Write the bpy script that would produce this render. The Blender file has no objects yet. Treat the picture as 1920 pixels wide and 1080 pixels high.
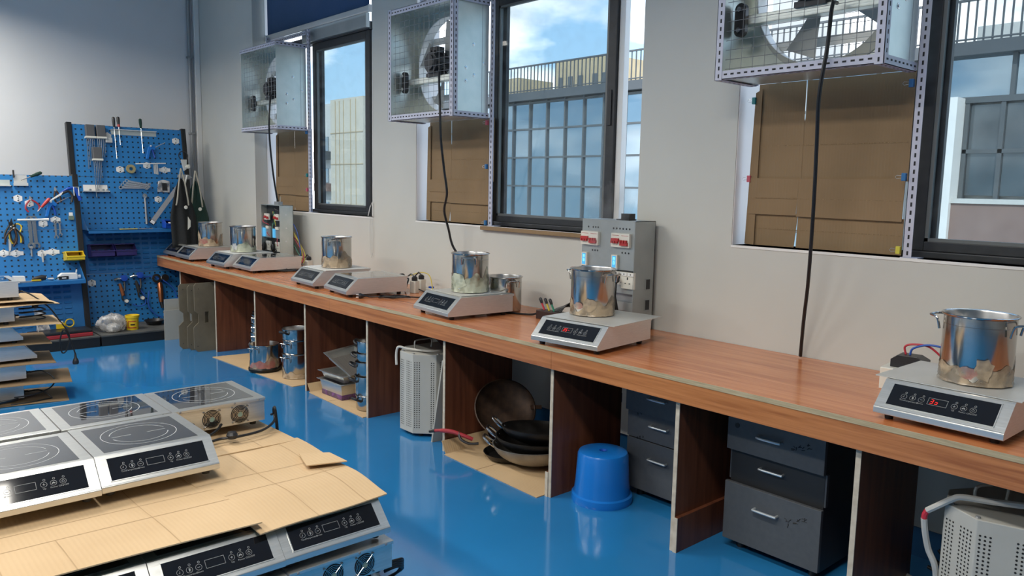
import bpy, math, random
from mathutils import Matrix, Vector
random.seed(7)
sc = bpy.context.scene
COL = sc.collection
PI = math.pi
# ------------------------------------------------------------------ camera
cam = bpy.data.cameras.new('camera'); camo = bpy.data.objects.new('camera', cam); COL.objects.link(camo)
cam.sensor_width = 36.0; cam.lens = 1480/1920*36; cam.clip_start = .02; cam.clip_end = 600
_yaw, _pit, _rol = math.radians(48.441), math.radians(7.299), math.radians(1.076)
_f = Vector((-math.sin(_yaw)*math.cos(_pit), math.cos(_yaw)*math.cos(_pit), -math.sin(_pit)))
_r0 = Vector((math.cos(_yaw), math.sin(_yaw), 0)); _u0 = _r0.cross(_f)
_r = _r0*math.cos(_rol)+_u0*math.sin(_rol); _u = -_r0*math.sin(_rol)+_u0*math.cos(_rol)
camo.matrix_world = Matrix(((_r.x,_u.x,-_f.x,0),(_r.y,_u.y,-_f.y,0),(_r.z,_u.z,-_f.z,1.5),(0,0,0,1)))
sc.camera = camo
# ------------------------------------------------------------------ view, world, sun, lamps
vs = sc.view_settings; vs.view_transform = 'Standard'; vs.look = 'None'; vs.gamma = 1.0; vs.use_curve_mapping = False
vs.exposure = 0.0
W = bpy.data.worlds.new('sky'); sc.world = W; W.use_nodes = True
nt = W.node_tree; nt.nodes.clear()
def nd(t, typ, **kw):
    n = t.nodes.new(typ)
    for k, v in kw.items():
        if k.startswith('i_'): n.inputs[int(k[2:])].default_value = v
        else: setattr(n, k, v)
    return n
_o = nd(nt,'ShaderNodeOutputWorld'); _b = nd(nt,'ShaderNodeBackground'); _tc = nd(nt,'ShaderNodeTexCoord')
_map = nd(nt,'ShaderNodeMapping'); _map.inputs['Scale'].default_value = (1,1,2.6); _map.inputs['Location'].default_value = (.62,.1,.0)
_n = nd(nt,'ShaderNodeTexNoise'); _n.inputs['Scale'].default_value = 4.6; _n.inputs['Detail'].default_value = 9; _n.inputs['Roughness'].default_value = .52
_rp = nd(nt,'ShaderNodeValToRGB'); _rp.color_ramp.elements[0].position = .46; _rp.color_ramp.elements[1].position = .60
_sep = nd(nt,'ShaderNodeSeparateXYZ'); _sk = nd(nt,'ShaderNodeValToRGB')
_sk.color_ramp.elements[0].position = .0; _sk.color_ramp.elements[0].color = (1.0,1.45,1.75,1)
_sk.color_ramp.elements[1].position = .5; _sk.color_ramp.elements[1].color = (.38,.98,1.9,1)
_mx = nd(nt,'ShaderNodeMix', data_type='RGBA')
_n2 = nd(nt,'ShaderNodeTexNoise'); _n2.inputs['Scale'].default_value = 7; _n2.inputs['Detail'].default_value = 6
_cl = nd(nt,'ShaderNodeValToRGB'); _cl.color_ramp.elements[0].position = .35; _cl.color_ramp.elements[0].color = (1.7,1.78,1.88,1)
_cl.color_ramp.elements[1].position = .62; _cl.color_ramp.elements[1].color = (2.9,2.95,3.0,1)
L = nt.links.new
L(_tc.outputs['Generated'], _map.inputs[0]); L(_map.outputs[0], _n.inputs['Vector']); L(_n.outputs['Fac'], _rp.inputs[0])
L(_map.outputs[0], _n2.inputs['Vector']); L(_n2.outputs['Fac'], _cl.inputs[0])
L(_tc.outputs['Generated'], _sep.inputs[0]); L(_sep.outputs['Z'], _sk.inputs[0])
L(_rp.outputs[0], _mx.inputs[0]); L(_sk.outputs[0], _mx.inputs[6]); L(_cl.outputs[0], _mx.inputs[7])
L(_mx.outputs[2], _b.inputs[0]); _b.inputs[1].default_value = 1.0; L(_b.outputs[0], _o.inputs[0])
sun = bpy.data.lights.new('sun','SUN'); sun.energy = 5; sun.angle = .01; sun.color = (1,.95,.86)
suno = bpy.data.objects.new('sun', sun); COL.objects.link(suno); suno.location = (6,-8,12)
suno.rotation_euler = Vector((-.45,.62,-.64)).to_track_quat('-Z','Y').to_euler()
LAMPS = [(-7.6,.6),(-4.7,.6),(-1.2,.6),(-6.6,-2.0),(-4.2,-2.0),(-1.2,-2.0)]
LAMP_W = 60
for _x,_y in LAMPS:
    l = bpy.data.lights.new('lamp_light','AREA'); l.shape = 'RECTANGLE'; l.size = 1.5; l.size_y = .35; l.energy = LAMP_W*(1 if _y>0 else 1.35); l.color = (1,.95,.86); l.spread = math.radians(165)
    lo = bpy.data.objects.new('lamp_light', l); COL.objects.link(lo); lo.location = (_x,_y,3.22 if _y>0 else 3.72)
# ------------------------------------------------------------------ helpers
def tag(o, label=None, cat=None, group=None, kind=None):
    if label: o['label'] = label
    if cat: o['category'] = cat
    if group: o['group'] = group
    if kind: o['kind'] = kind
    return o
def V(*a): return Vector(a)
class MB:
    def __init__(s): s.v=[]; s.f=[]; s.m=[]; s.sm=[]; s.cur=0; s.M=None
    def add(s, vs, fs, smooth=False):
        b=len(s.v)
        for v in vs:
            v=Vector(v)
            if s.M is not None: v=s.M@v
            s.v.append(tuple(v))
        for f in fs: s.f.append([i+b for i in f]); s.m.append(s.cur); s.sm.append(smooth)
        return s
    def box(s, a, b):
        x0,y0,z0=a; x1,y1,z1=b
        return s.add([(x0,y0,z0),(x1,y0,z0),(x1,y1,z0),(x0,y1,z0),(x0,y0,z1),(x1,y0,z1),(x1,y1,z1),(x0,y1,z1)],
              [(0,3,2,1),(4,5,6,7),(0,1,5,4),(1,2,6,5),(2,3,7,6),(3,0,4,7)])
    def cbox(s, c, d): return s.box((c[0]-d[0]/2,c[1]-d[1]/2,c[2]-d[2]/2),(c[0]+d[0]/2,c[1]+d[1]/2,c[2]+d[2]/2))
    def prism(s, poly, a, b, ax='x'):      # polygon extruded along an axis; poly in the two other axes (in order)
        n=len(poly)
        def mk(p,t): return {'x':(t,p[0],p[1]),'y':(p[0],t,p[1]),'z':(p[0],p[1],t)}[ax]
        vs=[mk(p,a) for p in poly]+[mk(p,b) for p in poly]
        return s.add(vs,[list(range(n))[::-1],list(range(n,2*n))]+[(i,(i+1)%n,n+(i+1)%n,n+i) for i in range(n)])
    def lathe(s, prof, seg=32, c=(0,0,0), smooth=True, a0=0, a1=2*PI, rfun=None):
        vs=[]; fs=[]; full=abs(a1-a0-2*PI)<1e-6; n=seg if full else seg+1; k=len(prof)
        for i in range(n):
            a=a0+(a1-a0)*i/seg
            for j,(r,z) in enumerate(prof):
                if rfun: r,z=rfun(a,j,r,z)
                vs.append((c[0]+r*math.cos(a),c[1]+r*math.sin(a),c[2]+z))
        for i in range(seg):
            i2=(i+1)%n
            for j in range(k-1): fs.append((i*k+j,i2*k+j,i2*k+j+1,i*k+j+1))
        return s.add(vs,fs,smooth)
    def tube(s, pts, r, seg=8, closed=False, caps=True):
        pts=[Vector(p) for p in pts]; n=len(pts); vs=[]; fs=[]; up=None
        for i,p in enumerate(pts):
            if closed: t=(pts[(i+1)%n]-pts[i-1])
            else: t=(pts[min(i+1,n-1)]-pts[max(i-1,0)])
            t.normalize()
            if up is None: up=Vector((0,0,1)) if abs(t.z)<.9 else Vector((1,0,0))
            b=t.cross(up)
            if b.length<1e-6: b=t.orthogonal()
            b.normalize(); up=b.cross(t).normalized()
            rr=r[i] if isinstance(r,(list,tuple)) else r
            for k in range(seg):
                a=2*PI*k/seg; vs.append(p+b*math.cos(a)*rr+up*math.sin(a)*rr)
        m=n if closed else n-1
        for i in range(m):
            i2=(i+1)%n
            for k in range(seg): fs.append((i*seg+k,i*seg+(k+1)%seg,i2*seg+(k+1)%seg,i2*seg+k))
        s.add(vs,fs,True)
        if caps and not closed:
            b=len(s.v)-len(vs)
            for e,rev in ((0,False),(n-1,True)):
                f=[b+e*seg+k for k in range(seg)]; s.f.append(f if rev else f[::-1]); s.m.append(s.cur); s.sm.append(False)
        return s
    def cyl(s, a, b, r, seg=16, r2=None):
        return s.tube([a,b],[r,r if r2 is None else r2],seg)
    def disc(s, c, r, n='z', seg=24):
        c=Vector(c); vs=[]
        for i in range(seg):
            a=2*PI*i/seg; x,y=r*math.cos(a),r*math.sin(a)
            vs.append(c+{'z':Vector((x,y,0)),'y':Vector((-x,0,y)),'x':Vector((0,x,y))}[n])
        return s.add(vs,[list(range(seg))])
    def ring(s, c, r0, r1, n='z', seg=32):
        c=Vector(c); vs=[]
        for i in range(seg):
            a=2*PI*i/seg
            for r in (r0,r1):
                x,y=r*math.cos(a),r*math.sin(a)
                vs.append(c+{'z':Vector((x,y,0)),'y':Vector((-x,0,y)),'x':Vector((0,x,y))}[n])
        return s.add(vs,[(2*i,2*i+1,(2*i+3)%(2*seg),(2*i+2)%(2*seg)) for i in range(seg)])
    def quad(s,a,b,c,d): return s.add([a,b,c,d],[(0,1,2,3)])
    def sheet(s, nx, ny, fn, th=0.004):     # grid surface with thickness along z (fn(u,v)->point)
        top=[Vector(fn(i/nx,j/ny)) for j in range(ny+1) for i in range(nx+1)]
        vs=top+[p-Vector((0,0,th)) for p in top]; N=len(top); w=nx+1; fs=[]
        for j in range(ny):
            for i in range(nx):
                a=j*w+i; fs.append((a,a+1,a+1+w,a+w)); fs.append((N+a,N+a+w,N+a+1+w,N+a+1))
        for i in range(nx):
            fs.append((i,N+i,N+i+1,i+1)); a=ny*w+i; fs.append((a,a+1,N+a+1,N+a))
        for j in range(ny):
            a=j*w; fs.append((a,a+w,N+a+w,N+a)); a=j*w+nx; fs.append((a,N+a,N+a+w,a+w))
        return s.add(vs,fs)
    def mesh(s, name, mats, ang=35):
        me=bpy.data.meshes.new(name); me.from_pydata(s.v,[],s.f)
        for m in (mats if isinstance(mats,(list,tuple)) else [mats]): me.materials.append(m)
        me.polygons.foreach_set('material_index',s.m); me.polygons.foreach_set('use_smooth',s.sm)
        me.update()
        if any(s.sm): me.set_sharp_from_angle(angle=math.radians(ang))
        return me
    def build(s, name, mats, parent=None, loc=None, rot=None, bevel=0, **kw):
        return obj(name, s.mesh(name,mats), parent, loc, rot, bevel)
def obj(name, me, parent=None, loc=None, rot=None, bevel=0):
    o=bpy.data.objects.new(name, me); COL.objects.link(o)
    if parent: o.parent=parent
    if loc is not None: o.location=loc
    if rot is not None: o.rotation_euler=rot if isinstance(rot,(tuple,list)) else (0,0,rot)
    if bevel:
        b=o.modifiers.new('bevel','BEVEL'); b.width=bevel; b.segments=2; b.limit_method='ANGLE'; b.angle_limit=math.radians(40)
    return o
def empty(name, loc=(0,0,0), rz=0, label=None, cat=None, group=None, kind=None):
    o=bpy.data.objects.new(name,None); COL.objects.link(o); o.location=loc; o.rotation_euler=(0,0,rz); o.empty_display_size=.05
    return tag(o,label,cat,group,kind)
_cache={}
def shared(key, fn):
    if key not in _cache: _cache[key]=fn()
    return _cache[key]
def smooth_path(pts, n=6):
    P=[Vector(p) for p in pts]; out=[]
    for i in range(len(P)-1):
        p0,p1,p2,p3=P[max(i-1,0)],P[i],P[i+1],P[min(i+2,len(P)-1)]
        for k in range(n):
            t=k/n; out.append(.5*((2*p1)+(p2-p0)*t+(2*p0-5*p1+4*p2-p3)*t*t+(3*p1-p0-3*p2+p3)*t**3))
    return out+[P[-1]]
# ------------------------------------------------------------------ materials
def mat(name, col=(.5,.5,.5), rough=.5, metal=0, spec=.5, coat=0, emit=None, estr=1, alpha=None):
    m=bpy.data.materials.new(name); m.use_nodes=True; p=m.node_tree.nodes['Principled BSDF']
    p.inputs['Base Color'].default_value=(*col,1); p.inputs['Roughness'].default_value=rough; p.inputs['Metallic'].default_value=metal
    p.inputs['Specular IOR Level'].default_value=spec
    if coat: p.inputs['Coat Weight'].default_value=coat; p.inputs['Coat Roughness'].default_value=.08
    if emit: p.inputs['Emission Color'].default_value=(*emit,1); p.inputs['Emission Strength'].default_value=estr
    return m
def noisy(name, c0, c1, scale=(1,1,1), nscale=5, detail=4, rough=.5, metal=0, bump=0, pos=(.3,.7), r2=None, coat=0, spec=.5, space='Object', bscale=None, dist=0):
    m=mat(name,c0,rough,metal,spec,coat); t=m.node_tree; p=t.nodes['Principled BSDF']; L=t.links.new
    tc=nd(t,'ShaderNodeTexCoord'); mp=nd(t,'ShaderNodeMapping'); mp.inputs['Scale'].default_value=scale
    n=nd(t,'ShaderNodeTexNoise'); n.inputs['Scale'].default_value=nscale; n.inputs['Detail'].default_value=detail; n.inputs['Distortion'].default_value=dist
    r=nd(t,'ShaderNodeValToRGB'); r.color_ramp.elements[0].position=pos[0]; r.color_ramp.elements[1].position=pos[1]
    r.color_ramp.elements[0].color=(*c0,1); r.color_ramp.elements[1].color=(*c1,1)
    L(tc.outputs[space],mp.inputs[0]); L(mp.outputs[0],n.inputs['Vector']); L(n.outputs['Fac'],r.inputs[0]); L(r.outputs[0],p.inputs['Base Color'])
    if r2 is not None:
        mr=nd(t,'ShaderNodeMapRange'); mr.inputs['To Min'].default_value=rough; mr.inputs['To Max'].default_value=r2
        L(n.outputs['Fac'],mr.inputs['Value']); L(mr.outputs[0],p.inputs['Roughness'])
    if bump:
        b=nd(t,'ShaderNodeBump'); b.inputs['Strength'].default_value=bump; b.inputs['Distance'].default_value=.01
        src=n
        if bscale:
            src=nd(t,'ShaderNodeTexNoise'); src.inputs['Scale'].default_value=bscale; src.inputs['Detail'].default_value=3; L(mp.outputs[0],src.inputs['Vector'])
        L(src.outputs['Fac'],b.inputs['Height']); L(b.outputs[0],p.inputs['Normal'])
    return m
def wood(name, dark, light, scale, rough, coat=0):
    m=mat(name,dark,rough,coat=coat); t=m.node_tree; p=t.nodes['Principled BSDF']; L=t.links.new
    tc=nd(t,'ShaderNodeTexCoord'); mp=nd(t,'ShaderNodeMapping'); mp.inputs['Scale'].default_value=scale
    n=nd(t,'ShaderNodeTexNoise'); n.inputs['Scale'].default_value=3; n.inputs['Detail'].default_value=6; n.inputs['Roughness'].default_value=.62; n.inputs['Distortion'].default_value=.35
    r=nd(t,'ShaderNodeValToRGB'); e=r.color_ramp.elements; e[0].position=.33; e[1].position=.66; e[0].color=(*dark,1); e[1].color=(*light,1)
    k=r.color_ramp.elements.new(.5); k.color=(*[a*.45+b*.55 for a,b in zip(dark,light)],1)
    L(tc.outputs['Object'],mp.inputs[0]); L(mp.outputs[0],n.inputs['Vector']); L(n.outputs['Fac'],r.inputs[0]); L(r.outputs[0],p.inputs['Base Color'])
    return m
M={}
M['wall']=noisy('wall_paint',(.54,.537,.50),(.59,.587,.545),nscale=1.3,rough=.55,bump=.02,bscale=60,spec=.3)
M['wallback']=noisy('back_wall_lightened',(.66,.665,.67),(.71,.715,.72),nscale=1.1,rough=.55,bump=.02,bscale=60,spec=.3)  # neutral tint of its own, whitened in place of more lamp light on this wall
M['ceil']=mat('ceiling_paint',(.8,.8,.78),.9)
M['floor']=noisy('blue_epoxy',(.018,.170,.41),(.024,.205,.47),nscale=1.1,rough=.08,r2=.18,bump=.008,bscale=9,coat=.5)
M['band']=noisy('blue_skirting_paint',(.008,.075,.19),(.012,.09,.22),nscale=6,rough=.45)
M['lam']=wood('orange_laminate',(.43,.125,.040),(.69,.265,.105),(.55,11,11),.26,.2)
M['fasc']=wood('fascia_laminate',(.28,.090,.026),(.50,.20,.070),(.55,11,16),.33)
M['panel']=wood('dark_laminate',(.085,.026,.014),(.17,.058,.028),(9,9,.5),.38)
M['ply']=noisy('plywood_edge',(.30,.24,.14),(.48,.40,.26),scale=(2,2,60),nscale=4,rough=.7)
M['plypale']=noisy('pale_edge_band',(.42,.36,.28),(.58,.52,.42),nscale=30,rough=.6)
M['steel']=noisy('brushed_steel',(.62,.62,.59),(.72,.72,.69),scale=(1.2,30,30),nscale=7,rough=.28,r2=.38,metal=.88,bump=.015)
M['steelside']=noisy('brushed_side_steel',(.70,.68,.66),(.78,.76,.74),scale=(3,3,40),nscale=8,rough=.34,r2=.44,metal=.7)
M['chrome']=noisy('polished_steel',(.46,.445,.42),(.54,.525,.50),nscale=8,rough=.13,r2=.20,metal=1)
M['potin']=mat('pot_inside_steel',(.62,.60,.58),.28,1)
M['blackglass']=mat('black_panel_glass',(.006,.006,.008),.06,coat=.3)
M['topglass']=mat('grey_ceramic_glass',(.030,.030,.033),.035,coat=1.0); M['topglass'].node_tree.nodes['Principled BSDF'].inputs['Coat IOR'].default_value=1.9; M['topglass'].node_tree.nodes['Principled BSDF'].inputs['Coat Roughness'].default_value=.02
M['print']=mat('panel_print',(.24,.25,.25),.5)
M['ringprint']=mat('ring_print',(.52,.54,.54),.5)
M['disp']=mat('display_glass',(.012,.008,.008),.12)
M['red7']=mat('red_segments',(.5,.0,.0),.4,emit=(1,.03,.02),estr=1.3)
M['rubber']=mat('black_rubber',(.012,.012,.013),.55)
M['blackpl']=mat('black_plastic',(.018,.018,.02),.38)
M['cable']=mat('black_cable',(.010,.010,.011),.42)
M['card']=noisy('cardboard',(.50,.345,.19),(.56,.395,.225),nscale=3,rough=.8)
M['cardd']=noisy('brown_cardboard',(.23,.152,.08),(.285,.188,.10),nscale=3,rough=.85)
M['cardedge']=noisy('cardboard_edge',(.16,.10,.05),(.34,.23,.12),scale=(120,120,1),nscale=3,rough=.9)
M['galv']=noisy('galvanised_sheet',(.64,.69,.655),(.76,.79,.75),nscale=9,rough=.36,r2=.46,metal=.85)
M['lilac']=noisy('angle_iron_paint',(.50,.50,.60),(.58,.58,.67),nscale=12,rough=.42)
M['slot']=mat('slot_dark',(.015,.015,.018),.7)
M['frameblk']=noisy('window_frame_black',(.018,.019,.021),(.032,.033,.036),nscale=20,rough=.42)
M['gasket']=mat('window_gasket',(.16,.165,.16),.35,.3)
M['white']=mat('white_paint',(.78,.77,.74),.5)
M['reveal']=mat('reveal_plaster',(.80,.76,.74),.6)
M['motor']=noisy('motor_iron',(.035,.037,.04),(.07,.07,.075),nscale=14,rough=.45,metal=.5)
M['blade']=mat('fan_blade',(.34,.36,.36),.45,.5)
M['blind']=noisy('blue_blind_cloth',(.028,.080,.185),(.034,.092,.205),nscale=120,rough=.75)
M['alu']=mat('aluminium_bar',(.62,.62,.60),.4,.4)
M['boxgrey']=noisy('grey_box_sheet',(.34,.365,.36),(.42,.44,.43),nscale=5,rough=.42,metal=.55)
M['cream']=mat('cream_plastic',(.72,.70,.62),.4)
M['redpl']=mat('red_plastic',(.45,.03,.03),.4)
M['lcd']=mat('meter_display',(.05,.25,.45),.2,emit=(.08,.35,.62),estr=.9)
M['lcdcyan']=mat('meter_digits',(.3,.8,.9),.3,emit=(.25,.85,.95),estr=1.1)
M['yellow']=mat('yellow_plastic',(.72,.50,.02),.4)
M['purple']=mat('indigo_plastic',(.025,.018,.12),.35)
M['bluepl']=mat('blue_plastic',(.008,.165,.56),.28,coat=.3)
M['bluebin']=mat('blue_bin_plastic',(.01,.07,.42),.35)
M['drawer']=noisy('charcoal_laminate',(.066,.072,.080),(.078,.084,.092),nscale=40,rough=.5)
M['drawers']=mat('dark_cabinet_side',(.018,.019,.021),.55)
M['handle']=mat('silver_handle',(.62,.66,.68),.3,.7)
M['ink']=mat('marker_ink',(.006,.006,.007),.6)
M['bank']=noisy('grey_enamel',(.42,.415,.38),(.46,.455,.42),nscale=9,rough=.45)
M['dots']=mat('perforation',(.010,.010,.010),.8)
M['iron']=noisy('cast_iron',(.016,.015,.014),(.035,.032,.03),nscale=18,rough=.35,r2=.5,metal=.6)
M['rust']=noisy('seasoned_iron',(.035,.022,.016),(.085,.048,.03),nscale=22,rough=.5,metal=.5)
M['foil']=noisy('dull_wok_base',(.26,.25,.23),(.40,.38,.35),nscale=14,rough=.35,r2=.5,metal=.85,bump=.25)
M['mdf']=noisy('brown_hardboard',(.12,.10,.068),(.19,.16,.11),nscale=5,rough=.62)
M['grayboard']=noisy('pale_grey_board',(.34,.335,.30),(.40,.395,.36),nscale=3,rough=.7)
M['wirew']=mat('white_cable',(.52,.51,.48),.55)
M['wred']=mat('red_wire',(.50,.03,.05),.45); M['wblue']=mat('blue_wire',(.02,.09,.42),.45)
M['wyel']=mat('yellow_wire',(.60,.46,.05),.45); M['wgrn']=mat('green_wire',(.02,.22,.13),.45)
M['silver']=mat('tool_chrome',(.66,.66,.66),.22,1)
M['toolgrey']=mat('tool_grey',(.30,.31,.32),.4,.4)
M['rackpost']=mat('rack_post_black',(.010,.010,.011),.45)
M['rackblue']=noisy('rack_blue_paint',(.016,.14,.37),(.02,.16,.41),nscale=6,rough=.42)
M['redh']=mat('red_handle',(.35,.03,.04),.4)
M['copper']=mat('copper_tube',(.45,.16,.07),.35,.9)
M['apron']=noisy('black_apron_cloth',(.009,.010,.011),(.016,.017,.017),nscale=60,rough=.9)
M['aprong']=noisy('green_apron_cloth',(.010,.035,.027),(.014,.045,.034),nscale=60,rough=.9)
M['strap']=mat('beige_strap',(.40,.37,.30),.8)
M['hexgrey']=mat('hex_holder_grey',(.10,.10,.105),.5)
M['darkshelf']=noisy('dusty_black_shelf',(.05,.052,.05),(.10,.10,.095),nscale=7,rough=.75)
def film(name, col, a=.45, rough=.18, c2=None):
    m=mat(name,col,rough,coat=.3); t=m.node_tree; p=t.nodes['Principled BSDF']; L=t.links.new
    tc=nd(t,'ShaderNodeTexCoord'); n=nd(t,'ShaderNodeTexNoise'); n.inputs['Scale'].default_value=34; n.inputs['Detail'].default_value=4
    b=nd(t,'ShaderNodeBump'); b.inputs['Strength'].default_value=.9; b.inputs['Distance'].default_value=.008
    L(tc.outputs['Object'],n.inputs['Vector']); L(n.outputs['Fac'],b.inputs['Height']); L(b.outputs[0],p.inputs['Normal'])
    n2=nd(t,'ShaderNodeTexNoise'); n2.inputs['Scale'].default_value=15; r=nd(t,'ShaderNodeValToRGB')
    c2=c2 or tuple(c*.45 for c in col)
    r.color_ramp.elements[0].position=.38; r.color_ramp.elements[0].color=(*c2,1); r.color_ramp.elements[1].position=.6; r.color_ramp.elements[1].color=(*col,1)
    L(tc.outputs['Object'],n2.inputs['Vector']); L(n2.outputs['Fac'],r.inputs[0]); L(r.outputs[0],p.inputs['Base Color'])
    mr=nd(t,'ShaderNodeMapRange'); mr.inputs['From Min'].default_value=.35; mr.inputs['From Max'].default_value=.6; mr.inputs['To Min'].default_value=a*.5; mr.inputs['To Max'].default_value=a
    L(n2.outputs['Fac'],mr.inputs['Value']); L(mr.outputs[0],p.inputs['Alpha'])
    return m
M['filmtan']=film('tan_cling_film',(.55,.42,.28),.85)
M['filmgrn']=film('pale_bag_film',(.58,.60,.46),.9,c2=(.4,.42,.3))
M['filmclear']=film('clear_film',(.72,.70,.68),.55)
M['filmred']=film('reddish_film',(.42,.16,.13),.8,c2=(.5,.42,.3))
def pane_mat(name, tint, refl=.05, dirt=.05):
    m=bpy.data.materials.new(name); m.use_nodes=True; t=m.node_tree; t.nodes.clear(); L=t.links.new
    o=nd(t,'ShaderNodeOutputMaterial'); tr=nd(t,'ShaderNodeBsdfTransparent'); tr.inputs[0].default_value=(*tint,1)
    g=nd(t,'ShaderNodeBsdfGlossy'); g.inputs['Roughness'].default_value=.02; d=nd(t,'ShaderNodeBsdfDiffuse'); d.inputs[0].default_value=(.75,.77,.8,1)
    lw=nd(t,'ShaderNodeLayerWeight'); lw.inputs[0].default_value=.25; ml=nd(t,'ShaderNodeMath',operation='MULTIPLY_ADD'); ml.inputs[1].default_value=.07; ml.inputs[2].default_value=refl
    tc=nd(t,'ShaderNodeTexCoord'); mp=nd(t,'ShaderNodeMapping'); mp.inputs['Scale'].default_value=(3,3,3)
    n=nd(t,'ShaderNodeTexNoise'); n.inputs['Scale'].default_value=4; n.inputs['Detail'].default_value=8; mr=nd(t,'ShaderNodeMapRange')
    mr.inputs['From Min'].default_value=.4; mr.inputs['From Max'].default_value=.75; mr.inputs['To Max'].default_value=dirt*3; mr.inputs['To Min'].default_value=dirt*.4
    m1=nd(t,'ShaderNodeMixShader'); m2=nd(t,'ShaderNodeMixShader')
    L(lw.outputs['Facing'],ml.inputs[0]); L(ml.outputs[0],m1.inputs[0]); L(tr.outputs[0],m1.inputs[1]); L(g.outputs[0],m1.inputs[2])
    L(tc.outputs['Object'],mp.inputs[0]); L(mp.outputs[0],n.inputs['Vector']); L(n.outputs['Fac'],mr.inputs['Value'])
    L(mr.outputs[0],m2.inputs[0]); L(m1.outputs[0],m2.inputs[1]); L(d.outputs[0],m2.inputs[2]); L(m2.outputs[0],o.inputs[0])
    return m
M['pane']=pane_mat('tinted_window_glass',(.84,.868,.878),.012,.010)
def peg_mat():
    m=mat('blue_pegboard',(.012,.14,.40),.42); t=m.node_tree; p=t.nodes['Principled BSDF']; L=t.links.new
    tc=nd(t,'ShaderNodeTexCoord'); sp=nd(t,'ShaderNodeSeparateXYZ'); L(tc.outputs['Object'],sp.inputs[0])
    ds=[]
    for ax in ('X','Y'):
        a=nd(t,'ShaderNodeMath',operation='DIVIDE'); a.inputs[1].default_value=.0505; L(sp.outputs[ax],a.inputs[0])
        b=nd(t,'ShaderNodeMath',operation='FRACT'); L(a.outputs[0],b.inputs[0])
        c=nd(t,'ShaderNodeMath',operation='SUBTRACT'); c.inputs[1].default_value=.5; L(b.outputs[0],c.inputs[0])
        d=nd(t,'ShaderNodeMath',operation='ABSOLUTE'); L(c.outputs[0],d.inputs[0]); ds.append(d)
    mx=nd(t,'ShaderNodeMath',operation='MAXIMUM'); L(ds[0].outputs[0],mx.inputs[0]); L(ds[1].outputs[0],mx.inputs[1])
    lt=nd(t,'ShaderNodeMath',operation='LESS_THAN'); lt.inputs[1].default_value=.15; L(mx.outputs[0],lt.inputs[0])
    mix=nd(t,'ShaderNodeMix',data_type='RGBA'); mix.inputs[6].default_value=(.022,.185,.46,1); mix.inputs[7].default_value=(.006,.012,.022,1)
    L(lt.outputs[0],mix.inputs[0]); L(mix.outputs[2],p.inputs['Base Color'])
    return m
M['peg']=peg_mat()
def flute(m, axis):
    t=m.node_tree; pb=t.nodes['Principled BSDF']; tc=nd(t,'ShaderNodeTexCoord'); w=nd(t,'ShaderNodeTexWave',bands_direction=axis); w.inputs['Scale'].default_value=22; w.inputs['Distortion'].default_value=.6; w.inputs['Detail'].default_value=1
    b=nd(t,'ShaderNodeBump'); b.inputs['Strength'].default_value=.10; b.inputs['Distance'].default_value=.004
    t.links.new(tc.outputs['Object'],w.inputs['Vector']); t.links.new(w.outputs['Fac'],b.inputs['Height']); t.links.new(b.outputs[0],pb.inputs['Normal'])
flute(M['card'],'Y'); flute(M['cardd'],'X')
# flat lettering as mesh (built-in font), collected into a MB
_fc=bpy.data.curves.new('lettering','FONT'); _fo=bpy.data.objects.new('lettering',_fc)
def text_mesh(s, size):
    _fc.body=s; _fc.size=size; _fc.align_x='CENTER'; _fc.resolution_u=2
    COL.objects.link(_fo); dg=bpy.context.evaluated_depsgraph_get(); dg.update()
    me=bpy.data.meshes.new_from_object(_fo.evaluated_get(dg)); COL.objects.unlink(_fo)
    vs=[tuple(v.co) for v in me.vertices]; fs=[tuple(p.vertices) for p in me.polygons]; bpy.data.meshes.remove(me)
    return vs,fs
# ================================================================== STRUCTURE
YW=3.366; XB=-8.844
def struct(name, mb, m, bevel=0): return tag(mb.build(name,m,bevel=bevel),kind='structure')
struct('floor', MB().box((XB,-5,-.1),(4,YW+.2,0)), M['floor'])
struct('ceiling', MB().box((XB-.2,-5.2,4.0),(4.2,YW+.2,4.15)), M['ceil'])
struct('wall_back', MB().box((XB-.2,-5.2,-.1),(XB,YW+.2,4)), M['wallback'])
struct('wall_right', MB().box((4,-5.2,-.1),(4.2,YW+.2,4)), M['wall'])
struct('wall_front', MB().box((XB,-5.2,-.1),(4,-5,4)), M['wall'])
WIN=[(-7.44,-5.49),(-4.89,-2.78),(-2.184,-.10)]; ZS,ZH=1.239,3.42
b=MB(); xs=[XB]+[v for w in WIN for v in w]+[4]
b.box((XB,YW,-.1),(4,YW+.2,ZS)); b.box((XB,YW,ZH),(4,YW+.2,4))
for i in range(0,len(xs),2): b.box((xs[i],YW,ZS),(xs[i+1],YW+.2,ZH))
struct('wall_window', b, M['wall'])
struct('wall_column', MB().box((XB,YW-.12,0),(-7.44,YW,4)), M['wall'])
struct('baseboard_window', MB().box((-7.44,YW-.006,0),(4,YW,.125)), M['band'])
struct('baseboard_back', MB().box((XB,-5,0),(XB+.006,YW-.12,.125)), M['band'])
pb=MB(); pb.tube([(XB+.025,3.145,0),(XB+.025,3.145,3.99)],.02,10)
for z in (.4,1.2,2.0,2.8,3.5): pb.box((XB,3.115,z),(XB+.05,3.175,z+.02))
tag(pb.build('corner_pipe',M['toolgrey']),'grey vertical pipe clipped in the corner right of the tool boards','pipe')
tag(MB().box((XB,3.19,0),(XB+.06,3.244,3.99)).build('cable_trunking',M['white'],bevel=.004),'pale upright cable trunking filling the wall corner beside the pipe','trunking')
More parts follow.
